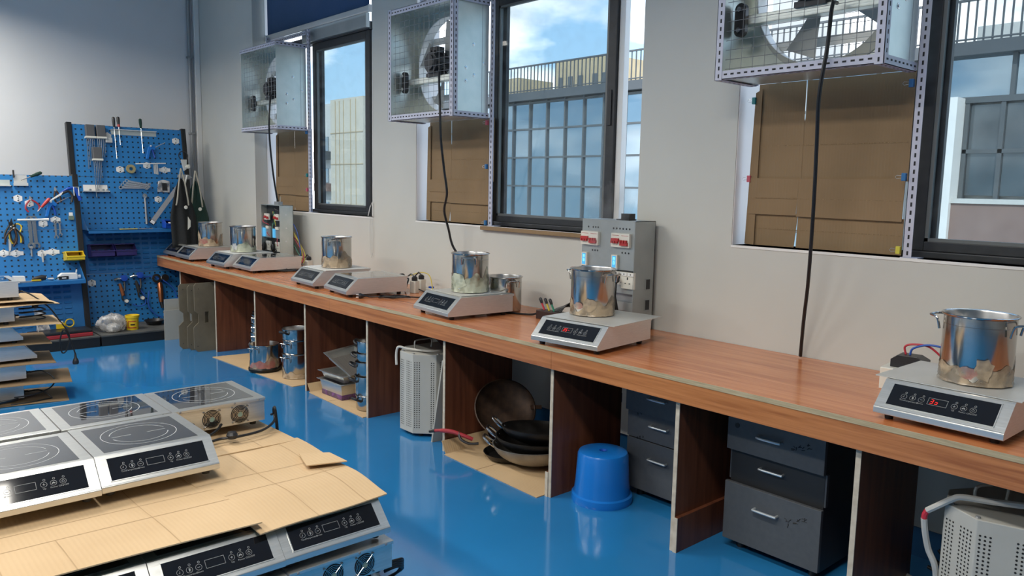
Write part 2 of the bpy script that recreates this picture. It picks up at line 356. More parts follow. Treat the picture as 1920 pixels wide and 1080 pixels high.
# windows
SASH=[(-6.67,-5.70),(-4.15,-3.06),(-1.39,-.36)]
for i,(x0,x1) in enumerate(WIN):
    w=empty('window_%d'%(i+1),(x0,YW,ZS),kind='structure')
    s0,s1=SASH[i]
    def part(nm,mb,m,bv=0):
        mb.v=[(v[0]-x0,v[1]-YW,v[2]-ZS) for v in mb.v]; return mb.build(nm,m,w,bevel=bv)
    part('sill',MB().box((x0,YW-.003,ZS-.012),(x1,YW+.2,ZS)),M['white'])
    part('reveal',MB().box((x0-.001,YW+.004,ZS),(x0+.004,YW+.199,ZH)),M['reveal'])
    part('reveal',MB().box((x1-.004,YW+.004,ZS),(x1+.001,YW+.199,ZH)),M['reveal'])
    part('transom',MB().box((x0+.005,YW+.085,2.735),(s1+.02,YW+.165,2.80)),M['frameblk'],.004)
    part('bottom_rail',MB().box((s0-.03,YW+.075,ZS),(s1,YW+.165,ZS+.028)),M['frameblk'],.004)
    part('head_cover',MB().box((s0-.10,YW+.05,2.745),(s1+.03,YW+.085,2.86)),M['boxgrey'],.003)
    part('outer_post',MB().box((s1+.002,YW+.12,ZS),(s1+.042,YW+.165,ZH)),M['white'],.003)
    for k,(dy,dx) in enumerate(((.10,0),(.142,.03))):
        a0,a1=s0+dx,s1-(.0 if k==0 else .01)
        z0,z1=ZS+.028,2.735; st=.062
        part('sash_stile',MB().box((a0,YW+dy,z0),(a0+st,YW+dy+.03,z1)),M['frameblk'],.003)
        part('sash_stile',MB().box((a1-st,YW+dy,z0),(a1,YW+dy+.03,z1)),M['frameblk'],.003)
        part('sash_rail',MB().box((a0+st,YW+dy,z0),(a1-st,YW+dy+.03,z0+.04)),M['frameblk'],.003)
        part('sash_rail',MB().box((a0+st,YW+dy,z1-.062),(a1-st,YW+dy+.03,z1)),M['frameblk'],.003)
        g=MB(); q0,q1,r0,r1=a0+st,a1-st,z0+.04,z1-.062
        for A,B in (((q0,r0),(q0+.014,r1)),((q1-.014,r0),(q1,r1)),((q0,r0),(q1,r0+.014)),((q0,r1-.014),(q1,r1))):
            g.box((A[0],YW+dy+.004,A[1]),(B[0],YW+dy+.026,B[1]))
        if k==0: part('gasket',g,M['gasket'])
        part('pane',MB().box((q0,YW+dy+.012,r0),(q1,YW+dy+.018,r1)),M['pane'])
    if i==1: part('latch',MB().box((s1-.045,YW+.092,1.86),(s1-.02,YW+.10,2.06)),M['blackpl'],.002)
tag(MB().box((-4.10,YW-.028,ZS-.026),(-2.95,YW-.002,ZS-.002)).build('sill_batten',M['cardd'],bevel=.002),'narrow varnished wooden batten under the sill of the middle window','batten')
# roller blind in the left window
bl=empty('roller_blind',(-6.48,YW+.015,2.86),label='dark blue roller blind with pale bottom bar over the far left window',cat='blind')
mb=MB(); n=24
vs=[];fs=[]
for i in range(n+1):
    x=-.92+1.84*i/n; y=.004*math.sin(i*1.3)
    vs+=[(x,y,.03),(x,y,.72)]
for i in range(n): fs.append((2*i,2*i+2,2*i+3,2*i+1))
mb.add(vs,fs,True); fabric=mb.build('fabric',M['blind'],bl)
sm=fabric.modifiers.new('thick','SOLIDIFY'); sm.thickness=.002
MB().box((-.935,-.014,-.02),(.935,.014,.03)).build('bottom_bar',M['alu'],bl,bevel=.008)
for s in (-1,1): MB().box((s*.935-.006,-.016,-.022),(s*.935+.006,.016,.032)).build('end_cap',M['white'],bl)
ch=empty('blind_chain',(-5.515,YW-.012,1.2),label='thin beaded blind cord loop hanging below the far left window sill',cat='cord')
mb=MB(); mb.tube([(.0,0,.03),(-.005,0,-.1),(-.004,0,-.24),(.018,0,-.285),(.04,0,-.24),(.04,0,-.1),(.036,0,.03)],.0018,6); mb.build('cord',M['alu'],ch)
mb=MB(); mb.tube([(-.03,0,.045),(.0,0,.12),(.036,0,.16),(.036,0,.045)],.004,6,closed=True); mb.build('bracket',M['white'],ch)
# ceiling lamps (above the frame)
for i,(x,y) in enumerate(LAMPS):
    t=empty('ceiling_lamp',(x,y,3.23 if y>0 else 3.73),label='white ceiling lamp %s in the row nearer the %s'%(('above the tool rack end','in the middle','nearest the camera')[i%3],('windows','rear wall')[i//3]),cat='lamp')
    MB().box((-.78,-.19,.0),(.78,.19,.06)).build('housing',M['white'],t,bevel=.01)
    for s in (-.6,.6): MB().tube([(s,0,.06),(s,0,.77 if y>0 else .27)],.004,6).build('rod',M['alu'],t)
# ================================================================== WORKBENCH
T=.752; BX0,BX1=-8.297,.60
wb=empty('workbench',(BX0,2.572,0),label='long orange-brown laminate workbench running under the three windows',cat='workbench')
def bpart(nm,mb,m,bv=0):
    mb.v=[(v[0]-BX0,v[1]-2.572,v[2]) for v in mb.v]; return mb.build(nm,m,wb,bevel=bv)
mb=MB(); mb.prism([(BX0,2.575),(BX1,2.575),(BX1,3.362),(-7.436,3.362),(-7.436,3.242),(BX0,3.242)],T-.018,T,'z'); bpart('tabletop',mb,[M['lam']])
tag(bpart('edge_strip',MB().box((BX0,2.570,T-.0185),(BX1,2.5749,T-.0003)),M['ply']),'raw plywood edge of the top')
js=[BX0,-6.924,-4.756,-2.612,-.47,BX1]
for a,c in zip(js[:-1],js[1:]): bpart('fascia_board',MB().box((a+.0006,2.572,.647),(c-.0006,2.590,T-.0187)),M['fasc'],.001)
PX=[-7.74,-6.87,-6.04,-5.18,-4.33,-3.505,-2.64,-1.905,-1.156,.5]
for x in PX:
    mb=MB(); mb.box((x,2.604,.0),(x+.018,3.105,T-.0187)); mb.cur=1; mb.box((x-.0003,2.600,.0),(x+.0183,2.6039,T-.019)); bpart('side_panel',mb,[M['panel'],M['plypale']])
for x,h in ((-2.658,.125),(-1.887,.150)):
    mb=MB(); mb.box((x,2.599,.0),(x+.018,3.09,h)); mb.cur=1; mb.box((x,2.595,0),(x+.018,2.5989,h)); bpart('cleat',mb,[M['panel'],M['plypale']])
# ================================================================== INDUCTION COOKERS
CW,CD,CH=.39,.455,.126
S0,S1=(.004,.046),(.083,.1235)
_sl=math.hypot(S1[0]-S0[0],S1[1]-S0[1]); _sa=math.atan2(S1[1]-S0[1],S1[0]-S0[0])
SLOPE=Matrix(((1,0,0,0),(0,math.cos(_sa),-math.sin(_sa),S0[0]),(0,math.sin(_sa),math.cos(_sa),S0[1]),(0,0,0,1)))
def m_body():
    mb=MB(); pr=[(0,.022),(0,.043),(.004,.046),(.083,.1235),(.088,.1255),(CD,.1255),(CD,.113),(CD-.010,.113),(CD-.010,.022)]
    h=CW/2; n=len(pr)
    mb.add([(-h,*p) for p in pr]+[(h,*p) for p in pr],[(i,(i+1)%n,n+(i+1)%n,n+i) for i in range(n)])
    mb.cur=1; mb.add([(-h,*p) for p in pr],[list(range(n))[::-1]]); mb.add([(h,*p) for p in pr],[list(range(n))])
    mb.f=[f[::-1] for f in mb.f]
    return mb.mesh('cooker_body',[M['steel'],M['steelside']])
PW,PH,PB=.322,.084,.013     # control panel width, height, start along slope
def m_panel():
    mb=MB(); mb.M=SLOPE; mb.box((-PW/2,PB,-.002),(PW/2,PB+PH,.0012)); return mb.mesh('control_panel',M['blackglass'])
def m_bezel():
    mb=MB(); mb.M=SLOPE; w=PW/2+.003; a,c=PB-.003,PB+PH+.003
    for A,B in (((-w,a),(w,a+.003)),((-w,c-.003),(w,c)),((-w,a),(-w+.003,c)),((w-.003,a),(w,c))): mb.box((A[0],A[1],-.001),(B[0],B[1],.0022))
    return mb.mesh('bezel',M['steel'])
LBL=((.14,'Timer'),(.225,'Temperature'),(.31,'Down'),(.62,'Up'),(.705,'Power'),(.79,'ON/OFF'))
def m_marks():
    mb=MB(); mb.M=SLOPE; Z=.0017
    for k,(p,s) in enumerate(LBL):
        x=-PW/2+PW*p; y=PB+PH*.50
        mb.ring((x,y,Z),.0086,.0096,'z',20); mb.ring((x+.003,y+.0155,Z),.0024,.0036,'z',12)
        vs,fs=text_mesh(s,.0082); mb.add([(v[0]+x,v[1]+y-.0175,Z) for v in vs],fs)
        if k==0: mb.box((x-.0006,y-.002,Z),(x+.0006,y+.004,Z+.0001)); mb.box((x-.004,y-.0026,Z),(x+.0006,y-.0014,Z+.0001))
        elif k==1: mb.box((x-.0018,y-.005,Z),(x+.0018,y+.005,Z+.0001)); mb.box((x+.003,y-.003,Z),(x+.0042,y+.003,Z+.0001))
        elif k==2: mb.box((x-.004,y-.0008,Z),(x+.004,y+.0008,Z+.0001))
        elif k==3: mb.box((x-.004,y-.0008,Z),(x+.004,y+.0008,Z+.0001)); mb.box((x-.0008,y-.004,Z),(x+.0008,y+.004,Z+.0001))
        elif k==4:
            for q in (-.003,0,.003): mb.disc((x+q,y-.001+(.0025 if q==0 else 0),Z),.0024,'z',10)
        else: mb.ring((x,y-.0005,Z),.0033,.0043,'z',14); mb.box((x-.0006,y+.001,Z+.0001),(x+.0006,y+.0058,Z+.0002))
    x0,x1,y0,y1=-PW/2+PW*.372,-PW/2+PW*.555,PB+PH*.36,PB+PH*.68
    for A,B in (((x0,y0),(x1,y0+.0012)),((x0,y1-.0012),(x1,y1)),((x0,y0),(x0+.0012,y1)),((x1-.0012,y0),(x1,y1))): mb.box((A[0],A[1],Z),(B[0],B[1],Z+.0001))
    return mb.mesh('markings',M['print'])
SEG={'a':((.1,.9),(.9,1.)),'b':((.85,.5),(1,.95)),'c':((.85,.05),(1,.5)),'d':((.1,0),(.9,.1)),'e':((0,.05),(.15,.5)),'f':((0,.5),(.15,.95)),'g':((.12,.45),(.88,.55))}
def m_digits(lst):
    mb=MB(); mb.M=SLOPE; x=-PW/2+PW*.372+.006; y=PB+PH*.36+.005; w,h=.0095,.0165
    for segs in lst:
        for s in segs:
            (a,b2),(c,d)=SEG[s]; k=.0025
            mb.add([(x+a*w+b2*k,y+b2*h,.0019),(x+c*w+b2*k,y+b2*h,.0019),(x+c*w+d*k,y+d*h,.0019),(x+a*w+d*k,y+d*h,.0019)],[(0,1,2,3)])
        x+=w+.0045
    return mb.mesh('display_digits',M['red7'])
def m_top():
    mb=MB(); mb.box((-.158,.108,.122),(.158,.418,.1262)); return mb.mesh('cooking_glass',M['topglass'])
def m_rings():
    mb=MB(); c=(0,.263,.1266); mb.ring(c,.126,.128,'z',56)
    for a0,a1 in ((.25,2.9),(3.4,6.0)):
        vs=[];k=24
        for i in range(k+1):
            a=a0+(a1-a0)*i/k
            for r in (.097,.099): vs.append((c[0]+r*math.cos(a),c[1]+r*math.sin(a),c[2]))
        mb.add(vs,[(2*i,2*i+1,2*i+3,2*i+2) for i in range(k)])
    mb.box((-.093,.262,.1264),(-.028,.264,.1267)); mb.box((.028,.262,.1264),(.093,.264,.1267))
    return mb.mesh('ring_marking',M['ringprint'])
def m_foot(): return MB().cyl((0,0,0),(0,0,.024),.013,14,.016).mesh('foot',M['rubber'])
def m_grille():
    mb=MB()
    for r in (.036,.030,.024,.018,.012): mb.lathe([(r-.0008,.002),(r-.0008,.0035),(r+.0008,.0035),(r+.0008,.002),(r-.0008,.002)],28,smooth=False)
    for a in (.785,2.356,3.927,5.498): mb.tube([(.010*math.cos(a),.010*math.sin(a),.003),(.046*math.cos(a),.046*math.sin(a),.003)],.0015,6); mb.lathe([(.0,.006),(.004,.005),(.004,0)],8,(.046*math.cos(a),.046*math.sin(a),0))
    return mb.mesh('fan_grille',M['chrome'])
def m_fanback():
    mb=MB(); mb.disc((0,0,.0006),.0395,'z',28); mb.cur=1; mb.disc((0,0,.0016),.011,'z',16); mb.cur=2
    for i in range(7):
        a=i*2*PI/7; mb.add([(.012*math.cos(a),.012*math.sin(a),.001),(.033*math.cos(a+.15),.033*math.sin(a+.15),.0012),(.033*math.cos(a+.65),.033*math.sin(a+.65),.001)],[(0,1,2)])
    return mb.mesh('fan_rotor',[M['rubber'],mat('fan_label',(.25,.34,.27),.4),M['blackpl']])
def m_screw(): return MB().lathe([(0,.0015),(.004,.001),(.005,0)],10).mesh('screw',M['toolgrey'])
def m_inlet():
    mb=MB(); mb.box((-.02,0,-.012),(.02,.012,.012)); mb.cyl((0,.012,0),(0,.034,0),.006,8); return mb.mesh('cord_inlet',M['blackpl'])
def cooker(loc, rz, label, group=None, panel=True, top=True, rear=False, digits=None, feet=True, name='induction_cooker', inlet=True):
    t=empty(name,loc,rz,label,'induction cooker',group)
    obj('body',shared('body',m_body),t,bevel=.0022)
    if panel:
        p=obj('control_panel',shared('panel',m_panel),t); obj('bezel',shared('bezel',m_bezel),t)
        obj('markings',shared('marks',m_marks),p)
        if digits: obj('display_digits',shared('dg%s'%(digits,),lambda:m_digits(digits)),p)
    if top:
        g=obj('cooking_glass',shared('top',m_top),t); obj('ring_marking',shared('rings',m_rings),g)
    if feet:
        for x in (-.16,.16):
            for y in (.045,.40): obj('foot',shared('foot',m_foot),t,(x,y,0))
    if rear:
        for x in (-.085,.035):
            g=obj('fan_grille',shared('grille',m_grille),t,(x,CD-.0095,.066),(-PI/2,0,0))
            obj('fan_rotor',shared('fanback',m_fanback),g)
        for x in (-.165,-.06,.165): obj('screw',shared('screw',m_screw),t,(x,CD+.0003,.119),(-PI/2,0,0))
    if rear or inlet: obj('cord_inlet',shared('inlet',m_inlet),t,(.13,CD-.0095,.05))
    return t
BG='induction cookers on the workbench'
COOK=[  # front-left x,y  front-right x,y
 ((-8.25,2.620),(-7.862,2.622),'glossy dark-fronted induction cooker at the far left end of the workbench',None,True),
 ((-7.835,2.600),(-7.446,2.590),'induction cooker touching the leftmost one, carrying the farthest stock pot',None,False),
 ((-7.052,2.604),(-6.664,2.612),'induction cooker with a pot, third from the far left end of the bench',None,False),
 ((-6.632,2.672),(-6.240,2.663),'bare-topped induction cooker beside the open wired panel box',None,True),
 ((-5.472,2.644),(-5.084,2.622),'induction cooker with white board on top under the middle-left stock pot',None,False),
 ((-4.955,2.640),(-4.570,2.595),'bare-topped induction cooker with a coiled plug cord lying at its right side',None,True),
 ((-3.860,2.643),(-3.473,2.608),'induction cooker with unlit display holding the pot wrapped in pale green bag',None,False),
 ((-2.732,2.550),(-2.345,2.597),'induction cooker with red lit display 35 in front of the grey breaker box','35',False),
 ((-1.120,2.621),(-.730,2.617),'induction cooker with red lit display nearest the camera on the right','3c',False)]
DG={'35':('abgcd','afgcd','g'),'3c':('abgcd','gcd')}
CK=[]
for (l,r,lab,dg,top) in COOK:
    a=math.atan2(r[1]-l[1],r[0]-l[0]); c=((l[0]+r[0])/2,(l[1]+r[1])/2,T)
    t=cooker(c,a,lab,BG,top=top,digits=DG.get(dg)); CK.append((Vector(c),a))
def onck(i, x, y, z):
    c,a=CK[i]; return Vector((c.x+x*math.cos(a)-y*math.sin(a), c.y+x*math.sin(a)+y*math.cos(a), T+z))
# loose plates lying on cookers
PLZ=CH+.001
def plate(i, x0,x1,y0,y1, label, m, rz=0, lift=0):
    c=onck(i,(x0+x1)/2,(y0+y1)/2,PLZ)
    mb=MB(); w,d=(x1-x0),(y1-y0)
    mb.sheet(6,6,lambda u,v:(-w/2+w*u,-d/2+d*v,.003+lift*max(0,(abs(u-.5)-.42)/.08)),.003)
    return tag(mb.build('steel_plate',m,loc=c,rot=CK[i][1]+rz),label,'plate','loose plates on cookers')
M['platew']=noisy('dull_plate',(.56,.55,.51),(.64,.63,.59),nscale=6,rough=.42,metal=.35)
M['plateb']=noisy('white_board_plate',(.66,.66,.63),(.72,.72,.69),nscale=6,rough=.5)
plate(1,-.17,.17,.11,.44,'thin grey plate under the farthest stock pot',M['platew'])
plate(2,-.185,.19,.10,.45,'thin white plate under the second stock pot from the far end',M['plateb'])
plate(4,-.19,.20,.095,.46,'white board lying on the cooker under the middle-left stock pot',M['plateb'],0,.0)
plate(6,-.165,.165,.105,.42,'thin grey plate under the pot wrapped in pale green bag',M['platew'])
plate(7,-.178,.225,.084,.50,'pale plate overhanging the rear of the cooker that displays 35',M['platew'])
plate(8,-.235,.21,.090,.46,'pale plate overhanging the nearest cooker on its left',M['platew'])
# ================================================================== STOCK POTS
def m_pot(R=.108,Hh=.224):
    mb=MB(); mb.lathe([(0,.004),(R-.012,0),(R-.003,.004),(R,.012),(R,Hh-.004),(R+.007,Hh),(R+.008,Hh+.003),(R+.005,Hh+.005),(R-.001,Hh+.003)],48)
    mb.cur=1; mb.lathe([(R-.001,Hh+.003),(R-.003,Hh-.002),(R-.003,.014),(R-.012,.006),(0,.006)],48)
    return mb.mesh('pot_body',[M['chrome'],M['potin']])
def m_groove(R=.108,Hh=.224): return MB().lathe([(R+.0002,Hh*.86),(R+.0012,Hh*.863),(R+.0002,Hh*.866)],48).mesh('groove',M['chrome'])
def m_pothandle(R=.108,Hh=.224):
    w=.043; z=Hh-.022; o=.040
    mb=MB(); mb.tube(smooth_path([(R+.001,-w,z-.035),(R+.006,-w,z-.012),(R+.013,-w*.98,z+.003),(R+.026,-w*.86,z+.007),(R+o,-w*.6,z+.008),(R+o,0,z+.008),(R+o,w*.6,z+.008),(R+.026,w*.86,z+.007),(R+.013,w*.98,z+.003),(R+.006,w,z-.012),(R+.001,w,z-.035)],4),.0042,8)
    return mb.mesh('handle',M['chrome'])
def wrap_mesh(seed,hs,mats_i,R=.1088):
    rnd=random.Random(seed); ph=[rnd.uniform(0,6) for _ in range(8)]
    def top(a): return hs*(.55+.22*math.sin(a*2+ph[0])+.14*math.sin(a*5+ph[1])+.10*math.sin(a*9+ph[2]))
    mb=MB(); k=10
    def rf(a,j,r,z):
        t=j/(k-1); return R+.0012+.0022*(math.sin(a*23+t*9+ph[3])*math.sin(t*12+a*7+ph[4]))+(.004 if j==0 else 0)*abs(math.sin(a*6+ph[5])), .004+t*top(a)
    mb.lathe([(R,0)]*k,72,rfun=rf); return mb.mesh('film_wrap',M[mats_i])
POTS=[ # cooker, local x, y, handle angle (world), film, height, label
 (1,.03,.26,-.35,('filmtan',.16),'farthest stock pot, its base wrapped in wrinkled brown film'),
 (2,.02,.25,-.65,('filmgrn',.10),'stock pot with yellowish film left of the open wired panel box'),
 (4,.02,.27,-.65,('filmtan',.13),'stock pot with round red sticker and tan film on the white board'),
 (6,.01,.265,-.75,('filmgrn',.16),'tall stock pot with pale green plastic bag stuck round its base'),
 (7,-.055,.30,.05,('filmtan',.11),'steaming stock pot in front of the grey breaker box'),
 (8,.015,.27,-.05,('filmtan',.10),'nearest stock pot at the right edge with brown film on its base')]
def pot(loc, rz, label, film=None, group='stock pots on the workbench', handles=True, key='pot', R=.108, Hh=.224):
    t=empty('stock_pot',loc,0,label,'pot',group)
    obj('pot_body',shared(key,lambda:m_pot(R,Hh)),t,bevel=0)
    obj('groove',shared(key+'g',lambda:m_groove(R,Hh)),t)
    for k in (0,PI): obj('handle',shared(key+'h',lambda:m_pothandle(R,Hh)),t,(0,0,0),rz+k)
    if film: obj('film_wrap',wrap_mesh(hash(label)%999 if False else len(label)*7,film[1],film[0],R+.0008),t)
    return t
PT=[]
for (i,x,y,ha,fl,lab) in POTS:
    p=onck(i,x,y,PLZ+.0035); PT.append((pot(p,ha,lab,fl),p))
# the pot's round sticker, water inside the two boiling pots
def sticker(t, a, z, R=.1093):
    mb=MB()
    for k,(rr,m) in enumerate(((.020,0),(.016,1),(.007,0))):
        mb.cur=m; vs=[(0,0)]+[(rr*math.cos(q*PI/10),rr*math.sin(q*PI/10)) for q in range(20)]
        mb.add([((R+.0004*(k+1))*math.cos(a+u/R),(R+.0004*(k+1))*math.sin(a+u/R),z+v) for u,v in vs],[(0,q+1,(q+1)%20+1) for q in range(20)])
    mb.build('sticker',[M['white'],M['redpl']],t)
sticker(PT[2][0],-2.05,.175)
M['water']=mat('simmering_water',(.20,.20,.19),.08)
for k in (4,5): MB().lathe([(0,.150),(.1045,.150)],40).build('water',M['water'],PT[k][0])
mb=MB(); mb.M=Matrix.Translation((0,0,0))
def patch(t,a,z,w,h,m,seed):      # a crumpled scrap of film or label stuck on the pot side
    rnd=random.Random(seed); mb=MB(); n=7
    rim=[]
    for k in range(16):
        q=k*2*PI/16; s=.75+.35*rnd.random(); rim.append((w*s*math.cos(q),h*s*math.sin(q)))
    R=.1125
    mb.add([((R+.001)*math.cos(a),(R+.001)*math.sin(a),z)]+[((R+.002*rnd.random())*math.cos(a+u/R),(R+.002*rnd.random())*math.sin(a+u/R),max(.004,z+v)) for u,v in rim],[(0,k+1,(k+1)%16+1) for k in range(16)],True)
    mb.build('film_patch',M[m],t)
patch(PT[3][0],-1.35,.07,.055,.055,'filmgrn',4); patch(PT[4][0],-1.5,.05,.03,.018,'filmred',5); patch(PT[4][0],-.95,.06,.035,.035,'filmtan',6)
patch(PT[5][0],-1.5,.045,.04,.022,'filmred',7); patch(PT[5][0],-1.05,.06,.03,.04,'filmtan',8); patch(PT[1][0],-1.1,.05,.03,.035,'filmclear',9); patch(PT[0][0],-1.0,.05,.05,.03,'filmred',12)
patch(PT[2][0],-1.3,.05,.05,.04,'filmtan',10); patch(PT[2][0],-.7,.055,.035,.045,'filmtan',11)
pot((-3.60,3.13,T+.001),-.25,'smaller empty stock pot standing on the bench behind the bag-wrapped pot',key='pot5',R=.105,Hh=.205)
# ================================================================== ELECTRICAL BOXES
def m_breaker():
    mb=MB(); mb.box((-.062,-.016,-.036),(.062,0,.036)); mb.cur=1
    mb.box((-.056,-.0165,.024),(-.008,-.0158,.026)); mb.box((.008,-.0165,.024),(.056,-.0158,.026))
    for x0 in (-.056,.004):
        zz=-.006 if x0<0 else -.026
        mb.box((x0,-.026,zz),(x0+.05,-.016,zz+.016))
        for k in range(3): mb.box((x0+.002+k*.017,-.03,zz+.014 if x0>0 else zz-.010),(x0+.012+k*.017,-.018,zz+.028 if x0>0 else zz+.002))
    return mb.mesh('breaker',[M['cream'],M['redpl']])
def m_meter():
    mb=MB(); mb.box((-.02,-.014,-.036),(.02,0,.036)); mb.cur=1; mb.box((-.014,-.0146,-.030),(.012,-.0138,.031)); mb.cur=2
    for z in (.008,-.014): 
        for A,B in (((-.006,0),(.005,.002)),((-.006,.007),(.005,.009)),((-.006,.014),(.005,.016)),((-.006,0),(-.004,.016)),((.003,0),(.005,.016))): mb.box((A[0],-.0152,z+A[1]),(B[0],-.0145,z+B[1]))
    return mb.mesh('meter',[M['cream'],M['lcd'],M['lcdcyan']])
def m_socket():
    mb=MB(); mb.box((-.043,-.012,-.043),(.043,0,.043)); mb.cur=1
    mb.box((-.004,-.0125,.004),(.004,-.0115,.018))
    for x in (-.014,.014): mb.box((x-.005,-.0125,-.018),(x+.005,-.0115,-.013))
    mb.cur=2
    for x in (-.022,.022): mb.box((x-.019,-.016,.024),(x+.019,-.011,.041)); mb.cur=1; mb.box((x-.003,-.0165,.030),(x+.003,-.0155,.036)); mb.cur=2
    return mb.mesh('socket',[M['cream'],M['slot'],M['white']])
bx=empty('breaker_box',(-2.805,3.16,T+.012),label='upright grey steel breaker box with red switches behind the cooker showing 35',cat='electrical box')
w,d,h=.372,.165,.572; hx=w/2
sh=MB(); sh.box((-hx,d-.003,0),(hx,d,h)); sh.box((-hx,0,h-.003),(hx,d,h)); sh.box((hx-.003,.0,0),(hx,d,h)); sh.box((-hx,0,0),(-hx+.003,d,h)); sh.box((-hx,0,0),(hx,d,.003))
sh.build('casing',M['boxgrey'],bx)
mb=MB(); mb.box((-hx+.003,-.001,.315),(hx-.003,.003,h-.002)); mb.cur=1
for x,z in [(-.14,.53)]+[(-.105+k*.018,.53) for k in range(3)]+[(-.105+k*.018,.405) for k in range(3)]+[(.04+k*.022,.53) for k in range(6)]+[(.105+k*.022,.405) for k in range(3)]:
    mb.M=Matrix.Translation((x,-.0018,z)); mb.disc((0,0,0),.0052,'y',10)
mb.M=None
mb.build('front_panel',[M['boxgrey'],M['slot']],bx)
for x in (-.118,.100): obj('breaker',shared('brk',m_breaker),bx,(x,-.001,.470))
for x in (-.155,.062): obj('meter',shared('met',m_meter),bx,(x,-.001,.355))
mb=MB(); mb.box((-hx+.003,.03,.02),(hx-.003,.033,.315)); mb.build('inner_plate',M['toolgrey'],bx)
for x in (-.12,-.02,.08,.146): obj('socket',shared('sock',m_socket),bx,(x,.025 if x<.1 else .012,.262))
mb=MB()
for z in (.19,.10,.035): mb.box((-hx+.01,.012,z),(hx-.004,.02,z+.045))
mb.build('shelf_rail',M['boxgrey'],bx)
mb=MB(); mb.cur=0; mb.tube([(.06,.0,.30),(.085,-.035,.20),(.10,-.02,.05)],.005,6); mb.tube([(.075,.0,.29),(.10,-.04,.18),(.12,-.02,.04)],.005,6)
mb.cyl((.085,-.012,.262),(.085,-.03,.262),.018,12); mb.build('plug_lead',M['cable'],bx)
for z in (.24,.13):
    mb=MB(); mb.box((hx,.095,z-.03),(hx+.003,.137,z+.03)); f=mb.build('outlet_frame',M['boxgrey'],bx)
    MB().box((hx+.0032,.1,z-.026),(hx+.004,.132,z+.026)).build('outlet',M['blackpl'],f)
for x in (-.15,.15):
    MB().box((x-.03,.04,-.012),(x+.03,.15,.0)).build('wooden_foot',M['plypale'],bx)
hb=MB(); hb.box((.012,.05,h),(.10,.11,h+.006)); hb.box((.04,.055,h+.006),(.095,.105,h+.035)); tag(hb.build('box_clamp',M['blackpl'],bx),'black clamp on top')
# open box at the far end
bo=empty('wired_panel_box',(-6.83,3.11,T+.001),label='open-fronted grey panel box full of wires and sockets by the far left window',cat='electrical box')
h=.545; w=.385; d=.13; hx=w/2
sh=MB(); sh.box((-hx,d-.003,0),(hx,d,h)); sh.box((-hx,0,h-.003),(hx,d,h)); sh.box((hx-.003,.0,0),(hx,d,h)); sh.box((-hx,0,0),(-hx+.003,d,h)); sh.box((-hx,0,0),(hx,d,.003)); sh.build('casing',M['galv'],bo)
MB().box((-hx+.004,.055,.004),(hx-.004,.06,h-.004)).build('inner_plate',M['drawers'],bo)
for z in (.46,.34,.22,.10):
    obj('rivet',shared('riv',lambda:MB().lathe([(0,.003),(.006,.002),(.008,0)],10).mesh('rivet',M['white'])),bo,(hx,.062,z),(0,PI/2,0))
for x in (-.115,.085): obj('breaker',shared('brk',m_breaker),bo,(x,.03,.435)).scale=(.8,.8,.8)
for x in (-.16,.04): obj('meter',shared('met2',lambda:(lambda mb:(mb.box((-.02,-.02,-.04),(.02,0,.04)),mb.mesh('meter',M['lcd']))[1])(MB())),bo,(x,.03,.29))
for x in (-.09,.11):
    MB().box((x-.05,.02,.245),(x+.05,.05,.335)).build('contactor',M['boxgrey'],bo); MB().box((x-.04,.012,.325),(x+.02,.04,.35)).build('terminal_block',M['cream'],bo)
for x in (-.09,.10): obj('socket',shared('sock',m_socket),bo,(x,.03,.17),)
for x in (-.14,.045):
    mb=MB(); mb.lathe([(0,-.01),(.016,-.01),(.022,.02),(.012,.045),(0,.05)],12,(x,.0,.15)); mb.tube([(x,0,.15),(x-.01,-.01,.07),(x-.005,.0,.005)],.006,6); mb.build('plug',M['cable'],bo)
rnd=random.Random(3)
for k,(m,n) in enumerate((('wred',3),('wgrn',4),('wyel',2),('cable',4))):
    for q in range(n):
        mb=MB(); x=rnd.uniform(-.16,.14); z=rnd.uniform(.05,.5); mb.tube(smooth_path([(x,.03,z),(x+rnd.uniform(-.05,.05),.012,z+rnd.uniform(-.06,.03)),(x+rnd.uniform(-.08,.08),.02,z-rnd.uniform(.03,.1))],5),.003,6); mb.build('wire',M[m],bo)
for m,dy,z0 in (('wblue',.0,.40),('wyel',.012,.32),('wred',.02,.27),('wgrn',.006,.22),('cable',.024,.18),('wyel',.03,.29)):
    mb=MB(); mb.tube(smooth_path([(hx-.03,d+.002+dy*.3,z0),(hx+.035,d+.02+dy,z0-.10),(hx+.07+dy,d+.03+dy,z0*.35),(hx+.075+dy,d+.01+dy,.03)],6),.0038,6); mb.build('side_wire',M[m],bo)
MB().box((-.02,.05,h),(.07,.09,h+.03)).build('cable_gland',M['toolgrey'],bo); MB().tube([(.06,.07,h),(.064,.07,h+.075)],.006,6).build('wooden_stick',M['plypale'],bo)
# ================================================================== CABLES AND SMALL THINGS ON THE BENCH
def cable(pts,r,label,m='cable',n=6,name='cable',cat='cable',group=None,end=None):
    o=MB().tube(smooth_path(pts,n),r,8).build(name,M[m]); return tag(o,label,cat,group)
cable([(-1.62,3.16,2.26),(-1.603,3.09,2.235),(-1.584,3.035,2.065),(-1.607,3.04,1.883),(-1.635,3.1,1.693),(-1.657,3.15,1.458),(-1.695,3.22,1.135),(-1.736,3.28,.936),(-1.767,3.33,.76)],.0080,'thick black fan cable hanging down in front of the right window')
cable([(-4.26,3.16,2.27),(-4.242,3.1,2.233),(-4.159,3.045,1.998),(-4.167,3.06,1.799),(-4.209,3.12,1.597),(-4.218,3.15,1.451),(-4.286,3.18,1.333),(-4.29,3.22,1.207),(-4.285,3.25,1.10),(-4.23,3.29,.98),(-4.2,3.33,.76)],.0080,'thick black fan cable hanging down in front of the middle window')
